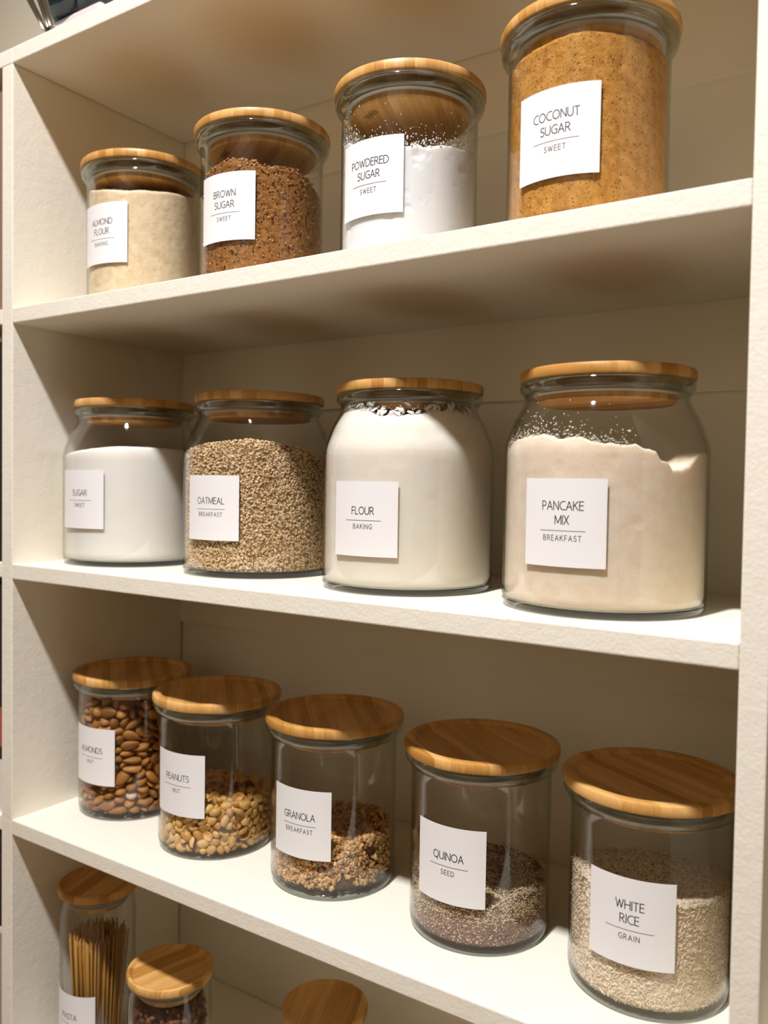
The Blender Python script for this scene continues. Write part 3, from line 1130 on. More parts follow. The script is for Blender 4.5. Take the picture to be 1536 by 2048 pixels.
# ---- white rice
x, y, z = jp('white_rice')
rice_h = ang_interp([(-160, 0.0975), (-110, 0.097), (-50, 0.094), (-4, 0.095), (60, 0.086), (130, 0.083)])
M_RCORE = mat_powder('rice_core', (0.78, 0.61, 0.42), (0.90, 0.73, 0.53), 700, 200, 0.8, 0.0015)
M_RICE = mat_grain('rice_grain', 0.4, 0.45)
rice = heap('white_rice', 'A', x, y, z, lambda a: rice_h(a) - 0.0015, 0.086, M_RCORE, gap=0.0020, nth=120, nz=24, nr=12, label='white rice filling two thirds of the rightmost jar of the third shelf', cat='rice')
rs = np.random.RandomState(22)
P, Nn = surf_points('A', rice_h, 0.0885, 10500, 4200, 0.0013, rs, 0.0013, top_amp=0.002)
n = len(P)
Rr = rot_flat(Nn, rs, 0.30)
scatter('grains', [t_spindle()], P, Rr, rs.uniform(0.00070, 0.00095, n), mixcol(rs, n, (0.80, 0.64, 0.44), (0.95, 0.83, 0.64), 0.06), M_RICE, x, y, z, parent=rice, smooth=True)

# ---- quinoa
x, y, z = jp('quinoa')
q_h = ang_interp([(-165, 0.046), (-110, 0.046), (-55, 0.042), (0, 0.048), (60, 0.050), (120, 0.050)])
M_QCORE = mat_powder('quinoa_core', (0.20, 0.105, 0.078), (0.36, 0.22, 0.165), 900, 250, 0.9, 0.0015)
M_QUI = mat_grain('quinoa_grain', 0.5, 0.35)
qn = heap('quinoa', 'A', x, y, z, lambda a: q_h(a) - 0.001, 0.040, M_QCORE, gap=0.0016, nth=140, nz=20, nr=16, top_amp=0.010, top_f=45, seed=0.0, edge_amp=0.0005,
          label='loose mixed tan and red quinoa seeds in the bottom third of their jar', cat='quinoa')
rs = np.random.RandomState(23)
nw, nt_ = 7500, 7000
P, Nn = surf_points('A', q_h, 0.042, nw, nt_, 0.0011, rs, 0.0009, top_amp=0.010, top_f=45)
n = len(P)
cols = mixcol(rs, n, (0.58, 0.40, 0.20), (0.90, 0.75, 0.50), 0.1)
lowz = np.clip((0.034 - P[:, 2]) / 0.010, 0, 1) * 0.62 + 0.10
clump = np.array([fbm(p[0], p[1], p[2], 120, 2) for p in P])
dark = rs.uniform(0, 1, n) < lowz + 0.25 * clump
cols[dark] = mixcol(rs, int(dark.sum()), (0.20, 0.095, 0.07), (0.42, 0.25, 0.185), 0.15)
scatter('seeds', [t_ico(1, 1, 1, 0.7, 0.05, s) for s in (1, 2)], P, rot_flat(Nn, rs, 0.6), rs.uniform(0.00072, 0.00100, n), cols, M_QUI, x, y, z, parent=qn, smooth=True)

# ---- granola
x, y, z = jp('granola')
gr_h = ang_interp([(-165, 0.040), (-112, 0.036), (-80, 0.040), (-47, 0.050), (15, 0.056), (60, 0.058), (120, 0.054)])
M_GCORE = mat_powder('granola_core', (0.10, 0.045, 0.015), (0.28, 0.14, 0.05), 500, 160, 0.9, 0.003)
M_GRAN = mat_grain('granola_flake', 0.5, 0.4)
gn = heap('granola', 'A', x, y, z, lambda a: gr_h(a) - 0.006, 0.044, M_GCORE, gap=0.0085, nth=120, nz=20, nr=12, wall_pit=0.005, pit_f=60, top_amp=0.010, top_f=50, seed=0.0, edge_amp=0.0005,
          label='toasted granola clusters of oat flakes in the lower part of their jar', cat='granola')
rs = np.random.RandomState(24)
P, Nn = surf_points('A', gr_h, 0.048, 2300, 2300, 0.0040, rs, 0.005, zmin=0.010, top_amp=0.010, top_f=50)
low = (P[:, 2] < 0.022)
hole = np.array([fbm(p[0] + 3, p[1], p[2], 45, 2) for p in P])
keep = ~((hole > 0.12) & low & (np.arange(len(P)) < 2300)) & ~((hole > 0.55) & (np.arange(len(P)) < 2300))
P, Nn = P[keep], Nn[keep]
n = len(P)
# keep pieces inside the glass
rr_ = np.hypot(P[:, 0], P[:, 1])
lim = RA - 0.0026 - 0.0040
f = np.minimum(1, lim / np.maximum(rr_, 1e-6))
P[:, 0] *= f
P[:, 1] *= f
scatter('flakes', [t_flake(s) for s in range(5)] + [t_ico(1, 1, 0.8, 0.7, 0.3, s) for s in (5, 6)], P, rot_flat(Nn, rs, 0.8), rs.uniform(0.0019, 0.0034, n),
        mixcol(rs, n, (0.50, 0.24, 0.065), (0.92, 0.60, 0.26), 0.15), M_GRAN, x, y, z, parent=gn)

# ------------------------------------------------------------------ nuts, one by one
ALMOND_POSES = [
 436,-405,884,37,87,22,24, 449,-386,997,47,73,49,6, 448,-380,585,46,-8,16,-87, 445,-379,686,0,-52,85,-7,
 453,-370,1150,43,31,4,-85, 358,-479,468,52,4,54,-66, 531,-267,1042,86,22,37,27, 321,-493,53,33,15,-21,-91,
 487,-284,844,33,9,18,-92, 507,-242,135,36,4,0,-93, 373,-399,767,75,0,-9,-65, 320,-462,1055,81,-19,-20,53,
 274,-515,726,25,-12,0,-96, 556,-176,1106,83,-21,26,44, 370,-396,1378,64,10,4,76, 420,-334,48,27,-6,9,96,
 405,-352,337,39,-9,-5,92, 565,-160,1240,11,-77,43,-46, 407,-348,1281,24,-15,-67,69, 567,-156,434,7,81,44,-39,
 394,-362,242,18,2,-10,98, 388,-368,145,37,0,-15,92, 587,-125,64,50,48,-34,-63, 221,-561,1296,62,-77,-12,5,
 328,-432,1291,48,20,-3,85, 312,-452,925,39,42,82,6, 466,-264,411,25,0,-23,94, 351,-396,1173,49,-27,-46,69,
 233,-535,641,19,22,-94,20, 476,-245,313,23,8,6,97, 456,-266,512,29,2,-23,93, 312,-433,292,47,-4,-7,88,
 274,-478,1187,57,-40,-65,29, 305,-438,196,48,6,8,87, 382,-345,433,88,27,-18,-34, 187,-575,425,57,32,54,-53,
 594,-88,694,32,71,40,49, 197,-560,121,28,0,39,-88, 600,-71,833,52,-47,45,-54, 322,-399,619,26,-83,43,-25,
 272,-458,814,55,-6,2,83, 449,-246,741,8,10,98,-16, 469,-218,953,96,23,2,-14, 171,-573,973,87,48,-4,11,
 472,-214,645,18,-11,-27,94, 484,-199,1331,40,-11,41,81, 470,-214,48,97,-8,9,-22, 578,-85,964,83,-12,23,48,
 584,-73,502,55,54,55,-31, 441,-241,1247,24,-5,33,91, 279,-432,391,85,-7,20,-49, 545,-100,1323,39,-24,34,82,
 248,-453,513,59,-57,43,-38, 387,-286,1106,77,12,43,-45, 602,-30,1080,70,18,69,2, 495,-156,802,97,-6,1,-25,
 518,-128,218,8,7,45,89, 419,-245,215,15,5,13,-98, 168,-541,1421,6,-41,-5,91, 160,-549,1081,40,3,7,-92,
 206,-491,237,59,-14,-14,78, 195,-502,896,13,-65,-74,-12, 332,-338,522,41,37,-4,-83, 228,-461,1352,54,-24,70,39,
 488,-150,369,96,-14,21,-12, 360,-302,987,43,-50,-74,-11, 502,-131,897,97,0,-4,-22, 483,-151,559,37,-86,12,-33,
 203,-479,335,87,-11,11,-47, 160,-524,1199,58,31,-2,75, 270,-381,101,83,22,25,45, 365,-262,852,58,70,28,31,
 531,-61,297,8,-4,-2,100, 215,-426,999,38,-17,29,-86, 161,-488,51,80,14,3,-58, 105,-549,568,8,41,76,-50,
 244,-383,712,76,49,20,36, 441,-144,1073,70,22,-1,67, 146,-491,809,20,68,-63,-31, 535,-25,192,5,-7,60,-79,
 481,-87,706,9,-85,49,-17, 61,-581,164,14,28,14,-94, 217,-395,1145,8,40,-36,84, 452,-115,116,46,-23,-35,-78,
 592,54,637,56,45,14,68, 87,-545,713,61,63,33,36, 540,4,1233,1,-20,-34,92, 101,-511,290,83,-12,14,-53,
 138,-464,458,86,37,19,-30, 20,-602,511,75,59,21,-20, 581,70,423,22,-71,-66,-7, 65,-538,1290,66,42,26,57,
 145,-439,613,95,-23,-3,20, 237,-330,1256,90,-25,5,34, 441,-86,1210,33,51,33,73, 37,-565,1139,59,2,55,-59,
 571,71,532,35,-75,-56,2, 4,-602,837,22,14,61,-75, 64,-529,389,68,14,15,70, 300,-240,1319,10,17,-52,-83,
 584,99,1393,18,-65,-66,33, 581,95,825,46,-62,-31,-56, 468,-39,441,51,-52,-37,-58, 577,90,999,82,21,25,-48,
 411,-96,1374,63,7,61,47, 517,34,49,100,-3,-1,1, 98,-462,145,98,17,-12,4, 36,-534,47,69,-12,-3,71,
 489,11,779,86,-11,-1,-50, -4,-572,982,39,-31,87,0, 480,5,1331,29,-19,38,85, 561,102,1185,92,-5,23,-32,
 572,115,326,73,11,2,67, 510,45,1112,96,1,15,24, 90,-442,1107,54,54,-46,46, 510,68,138,99,-3,9,6,
 467,21,593,67,-22,-9,70, 509,72,239,94,-24,16,20, 465,26,1024,51,12,26,82, 146,-352,1353,9,-9,98,-13,
 477,44,872,44,-8,22,87, -9,-534,253,70,9,9,70, 43,-467,782,73,28,62,6, 43,-463,935,15,11,97,-12,
 531,119,1312,28,7,-96,-2, -44,-556,1247,74,13,-53,-39, -17,-518,642,78,7,2,-62, 326,-93,1295,41,46,1,79,
 -53,-532,730,71,2,-5,70, -54,-531,345,66,-11,-8,74, -90,-571,1362,14,-11,98,2, 499,135,929,98,-14,4,17,
 471,103,496,51,0,27,-82, -49,-514,440,67,10,-7,-74, 68,-364,1252,64,18,-8,-74, 515,171,50,19,-5,22,95,
 -74,-528,63,65,-45,-28,55, 469,120,398,53,4,18,-83, -37,-478,544,23,93,26,15, -10,-444,1318,47,30,74,-37,
 193,-201,1249,46,1,13,-88, -70,-512,179,66,-11,19,-72, 549,226,827,85,-12,47,-20, 507,183,158,16,-8,-35,-92,
 451,121,687,3,-47,-88,-8, -35,-456,1093,75,41,-49,18, -117,-550,1076,20,2,-1,98, 160,-218,1354,19,33,32,-87,
 499,188,273,15,-14,30,-93, 537,241,1153,84,-3,35,-41, 533,245,693,65,6,29,70, 539,252,1030,83,-17,44,-29,
 536,259,575,61,12,41,67, -160,-565,629,96,18,6,-20, -163,-563,1167,96,-12,8,-24, 522,263,1277,89,10,18,-41,
 489,228,1385,11,44,-88,-14, 329,42,1249,92,8,10,37, -112,-481,929,79,32,-1,-53, -177,-557,301,10,29,6,95,
 -107,-470,831,44,11,-1,89, -172,-548,470,93,1,-3,-37, 423,160,1300,79,-15,37,-46, -179,-556,990,16,8,-15,97,
 -157,-515,1274,70,2,-15,69, 427,185,1184,88,-19,35,-26, 428,188,1076,83,-12,15,-52, -197,-554,888,21,94,-21,-20,
 17,-291,1337,42,35,-41,-73, 424,198,840,53,-19,-77,-30, -215,-563,748,10,22,69,-68, 470,257,472,22,2,-27,-94,
 179,-76,1332,96,6,6,28, 317,88,1340,48,-2,15,86, 463,267,227,30,-14,31,-89, -198,-520,198,72,27,7,-64,
 448,254,370,94,19,15,24, -166,-477,384,81,3,-1,-58, -131,-431,1193,69,36,-42,47, -191,-502,48,83,-6,9,55,
 436,245,976,5,98,-9,-15, 409,216,567,33,37,87,4, -189,-479,563,58,11,1,-81, 485,325,49,94,6,-4,-34,
 -228,-515,1347,34,43,0,-83, 433,277,130,80,36,0,47, 50,-178,1249,46,1,13,-88, 208,21,1411,52,3,-1,85,
 484,351,791,82,-35,36,-28, 60,-145,1416,7,-23,97,-2, 157,-29,1250,96,3,10,-27, -184,-432,127,13,11,11,98,
 432,310,638,89,-12,14,42, -187,-424,669,5,31,92,-25, -295,-527,1099,57,74,-15,-32, 401,305,751,5,93,24,-27,
 -264,-483,795,29,4,-65,-70, 448,370,1020,95,3,23,-23, -150,-333,1356,49,27,55,62, 401,330,313,97,7,3,23,
 252,155,1251,93,-5,-4,36, 412,346,1239,38,-11,-9,-91, -223,-409,997,16,-45,-7,88, -273,-468,1245,76,57,14,28,
 -128,-291,1249,20,-9,-10,97, 422,368,927,12,16,9,98, 422,370,1133,70,0,13,71, 418,372,1345,70,-41,15,57,
 -312,-489,607,69,34,22,-60, -319,-492,131,91,20,-2,-37, -34,-148,1321,52,17,8,-83, 389,362,222,93,9,3,35,
 434,416,458,45,4,61,65, -263,-407,1107,17,55,-5,-81, 341,315,885,85,-44,27,-11, 158,98,1337,43,9,-7,90,
 -331,-482,242,23,-26,-11,93, -288,-427,496,18,94,30,2, 363,349,415,80,-23,20,51, -347,-493,364,13,42,45,-78,
 -294,-424,53,47,-2,27,-84, 371,382,128,94,14,10,30, -274,-381,300,27,2,18,95, 67,28,1359,44,21,84,23,
 -329,-434,1361,62,-77,-15,10, 212,211,1395,39,-4,-5,92, -295,-389,836,12,-24,21,94, 307,330,1063,43,-63,-3,-64,
 -357,-460,991,41,19,-87,20, 320,348,569,21,15,-75,61, -29,-60,1249,56,12,-5,-82, 264,300,1336,25,0,3,97,
 385,445,604,90,28,12,-31, -299,-361,205,98,6,1,-18, -145,-175,1374,88,0,18,-45, -311,-372,395,98,-12,-18,0,
 323,389,688,16,1,15,-97, -267,-306,1266,18,-33,-58,73, 331,418,788,96,-4,9,27, 221,289,1250,97,-12,4,23,
 -322,-355,714,7,19,94,-28, -325,-340,602,28,22,-1,93, 309,415,48,96,-10,1,26, 362,483,1210,65,-33,54,42,
 -351,-365,1181,77,36,-16,-50, -413,-439,771,38,-4,-78,49, -180,-152,1264,29,25,-46,-80, -335,-332,946,28,73,-44,45,
 80,170,1250,65,-8,7,75, 288,419,1318,26,43,12,-85, 303,440,334,53,7,11,-84, 294,445,231,44,17,-29,-83,
 262,412,474,17,31,-78,51, 267,420,1185,36,-9,-33,87, 320,489,877,12,-42,-88,17, 304,471,1083,81,-16,-8,-57,
 -398,-358,47,91,8,10,39, -380,-328,1298,40,-5,-35,85, -385,-332,463,29,28,-4,-92, -448,-404,1214,30,-21,-59,72,
 309,498,975,33,-2,22,92, -304,-229,1344,15,-22,22,94, -448,-400,642,60,58,-7,-54, -444,-390,897,17,-28,-90,27,
 -430,-371,1077,14,1,14,98, -436,-376,532,14,-93,27,-19, 264,464,124,37,6,-24,-90, -60,82,1332,67,14,1,-73,
 -450,-379,240,12,-41,-9,90, 71,244,1325,39,7,-8,-91, -404,-309,783,78,-60,-6,15, -142,4,1388,29,3,-5,95,
 275,519,699,9,-92,-3,-38, -379,-259,1090,48,16,-62,60, 192,424,627,44,89,1,-14, -419,-303,133,34,1,-2,-94,
 252,505,555,0,5,-23,97, -169,7,1250,42,3,-7,-90, 272,532,443,47,86,-17,-2, -456,-324,987,13,67,-72,-15,
 152,404,1369,46,-7,-19,-87, 181,445,736,89,-17,1,-43, -242,-59,1333,99,9,10,6, -63,157,1251,89,5,-4,-46,
 163,429,1098,91,-37,8,-18, 257,543,1289,63,-47,43,45, 200,478,276,85,-3,-3,52, 164,436,851,39,15,72,55,
 180,455,971,54,-22,23,78, -424,-262,320,57,-18,2,-80, -491,-339,1328,17,-34,-40,83, 185,478,373,76,-8,16,62,
 116,396,1268,16,-25,-42,-86, -346,-138,1250,10,8,-8,-99, -445,-254,597,19,24,-94,-14, 184,501,48,55,-3,9,-83,
 184,502,184,56,3,-2,-83, 207,545,1130,97,-15,-16,-11, -468,-258,54,91,30,13,25, 201,541,809,59,-44,-25,-62,
 -3,305,1375,54,43,70,18, -429,-198,406,80,-3,7,-59, -474,-251,1241,97,24,-5,9, -482,-253,240,95,-17,22,11,
 -425,-185,699,56,-10,-21,79, 127,474,493,75,-1,49,45, -432,-187,807,48,-21,17,84, -197,111,1316,90,-4,6,42,
 -418,-150,1351,4,-95,-25,-19, -446,-180,504,68,19,1,-71, -431,-161,1061,60,26,-64,40, -32,319,1250,6,0,-7,-100,
 -522,-262,1132,43,-6,7,90, -535,-263,437,36,-34,-82,28, 135,542,1006,15,13,-28,-94, 42,449,897,71,-42,-41,-38,
 -501,-196,144,97,-15,10,18, -536,-233,720,74,15,-13,-64, -303,51,1249,75,-13,-2,65, 102,535,1299,91,-15,-9,37,
 110,554,640,96,4,18,22, 70,510,321,72,-6,-18,67, -192,203,1376,24,-28,22,90, -549,-221,823,29,43,82,25,
 80,531,228,60,20,-2,-77, 20,463,1192,61,-13,-52,-58, 52,512,48,73,0,11,67, 2,453,1387,3,23,-96,-17,
 104,578,1194,19,-12,23,95, 44,512,416,72,3,16,67, -500,-133,217,3,2,-39,-92, 74,554,131,93,-8,12,-34,
 -390,2,1360,90,28,26,21, -119,326,1333,68,-5,-17,71, 105,593,499,24,-11,61,74, -563,-199,563,33,-40,-79,32,
 -517,-143,48,99,-13,6,8, -487,-103,846,28,19,93,-18, -550,-175,920,60,-21,-3,77, -472,-76,1258,20,10,-59,-77,
 -219,227,1250,70,11,-4,-71, -5,483,535,46,78,42,-5, 80,592,1399,15,8,87,46, 77,590,876,66,-62,20,38,
 -558,-166,1017,11,60,77,-18, -450,-33,618,71,33,-62,9, 63,581,752,94,-11,28,15, -507,-96,311,5,-14,-2,99,
 -321,139,1375,68,-13,24,69, -476,-38,1083,74,-49,-30,34, -570,-147,378,60,7,-36,71, -85,432,1263,89,-33,-30,10,
 -542,-111,631,21,-16,-93,25, -579,-151,1332,55,-26,-42,67, -512,-67,123,5,-5,9,-99, -561,-119,1177,41,3,15,90,
 -481,-23,939,15,55,82,-5, -499,-34,744,20,-34,92,1, -44,510,334,68,-33,-16,63, -40,517,232,70,-18,-17,67,
 -92,456,647,18,-27,88,-35, -96,458,756,2,-24,96,-11, -116,446,935,81,39,-38,21, -513,-23,387,0,16,-12,-98,
 -122,443,1084,88,-24,-40,-6, -378,139,1279,24,84,48,7, -3,587,1057,7,-1,21,97, -69,522,860,87,-23,-34,-29,
 -519,-10,209,8,2,-5,-100, -38,567,1327,91,3,27,32, -60,543,75,47,-44,-16,75, -444,87,1170,57,-53,-26,57,
 -66,542,434,47,30,-52,-64, -533,-7,47,99,10,8,10, -40,585,565,15,-8,26,95, -581,-57,530,22,-56,-76,-23,
 -317,258,1419,0,16,-98,-12, -186,417,410,72,-56,4,41, -506,39,297,22,13,-14,-96, -462,91,1010,44,23,-27,-82,
 -198,409,1389,27,53,80,11, -455,105,700,13,52,-75,-39, -538,9,833,23,96,5,14, -79,559,1228,26,-3,9,-96,
 -198,418,551,89,37,24,10, -535,27,473,99,9,-7,-1, -81,568,951,64,-33,31,62, -301,312,1333,99,10,5,5,
 -448,138,601,75,6,22,-63, -443,145,911,69,17,0,-71, -177,463,142,20,-10,5,97, -93,564,1132,99,9,-8,-1,
 -542,31,1332,17,17,10,97, -280,356,710,60,-54,-51,-29, -77,599,707,20,-17,-76,-59, -458,147,815,81,-7,9,-57,
 -154,512,280,71,-23,9,-66, -353,276,516,50,-73,6,47, -359,271,1194,83,-33,-44,4, -530,67,131,100,-2,9,-1,
 -262,389,932,21,-46,86,5, -206,459,1152,77,-3,-25,58, -599,-6,938,34,50,-25,-76, -601,-9,1083,60,-35,-50,52,
 -576,24,654,43,-26,-11,-86, -181,494,1299,62,8,-2,-78, -301,352,1059,33,-23,16,-90, -596,5,1239,63,42,-54,-36,
 -183,502,49,55,-3,-6,83, -285,381,1241,62,-75,17,13, -381,271,711,83,-15,54,4, -517,124,47,97,12,4,-19,
 -519,125,212,98,-17,5,-13, -503,148,1366,1,-2,-32,95, -371,306,980,72,-28,1,64, -517,132,424,96,3,7,-28,
 -253,450,836,84,-36,19,-36, -518,135,523,14,98,-1,-15, -242,479,217,92,-4,-10,-39, -546,118,1054,86,3,-32,-40,
 -173,562,511,24,86,36,-27, -468,216,152,1,1,-17,99, -461,229,255,25,-15,-31,90, -292,430,56,37,-19,-30,86,
 -536,140,1267,84,0,14,-52, -230,506,736,58,19,17,-77, -170,579,147,12,0,72,-68, -270,462,315,87,-20,7,-45,
 -319,408,156,58,5,14,80, -354,368,837,60,11,-2,79, -330,397,255,44,-2,1,90, -221,529,1024,33,15,-32,-88,
 -554,133,1158,72,31,-33,-53, -254,491,475,26,96,-10,-6, -212,541,378,21,-4,-11,-97, -194,567,878,73,-56,7,39,
 -478,231,1074,94,-24,3,-23, -217,542,644,2,5,-100,8, -383,345,51,45,-14,0,88, -425,295,410,32,12,21,91,
 -565,132,899,85,-11,-50,11, -485,228,357,91,-10,10,-40, -212,557,1396,15,-9,89,-41, -474,246,53,94,-25,12,-19,
 -571,132,755,70,-4,-24,67, -473,255,1319,3,34,-10,94, -343,410,386,80,27,-7,-53, -408,343,593,77,-59,7,24,
 -414,336,315,93,1,-1,-37, -444,301,876,40,-84,30,-22, -421,329,215,93,-7,10,-36, -569,154,309,66,-31,4,68,
 -368,397,481,97,18,-14,-6, -492,250,1191,63,55,-47,-29, -315,491,1214,14,10,-3,-98, -413,384,1141,10,6,1,-99,
 -300,523,1102,77,-54,-28,17, -494,294,519,10,-69,-61,39, -416,392,1038,96,4,12,26, -495,298,729,68,28,32,60,
 -561,221,644,51,60,50,34, -351,474,1320,23,5,-31,-92, -362,463,576,22,-3,19,-96, -389,432,669,1,22,-97,-8,
 -506,296,969,85,-16,-8,49, -393,434,767,24,-5,9,-96, -439,382,1393,28,13,7,-95, -447,380,119,86,-14,-4,48,
 -382,460,944,9,29,-82,-49, -477,371,1266,42,9,-69,-59,
]
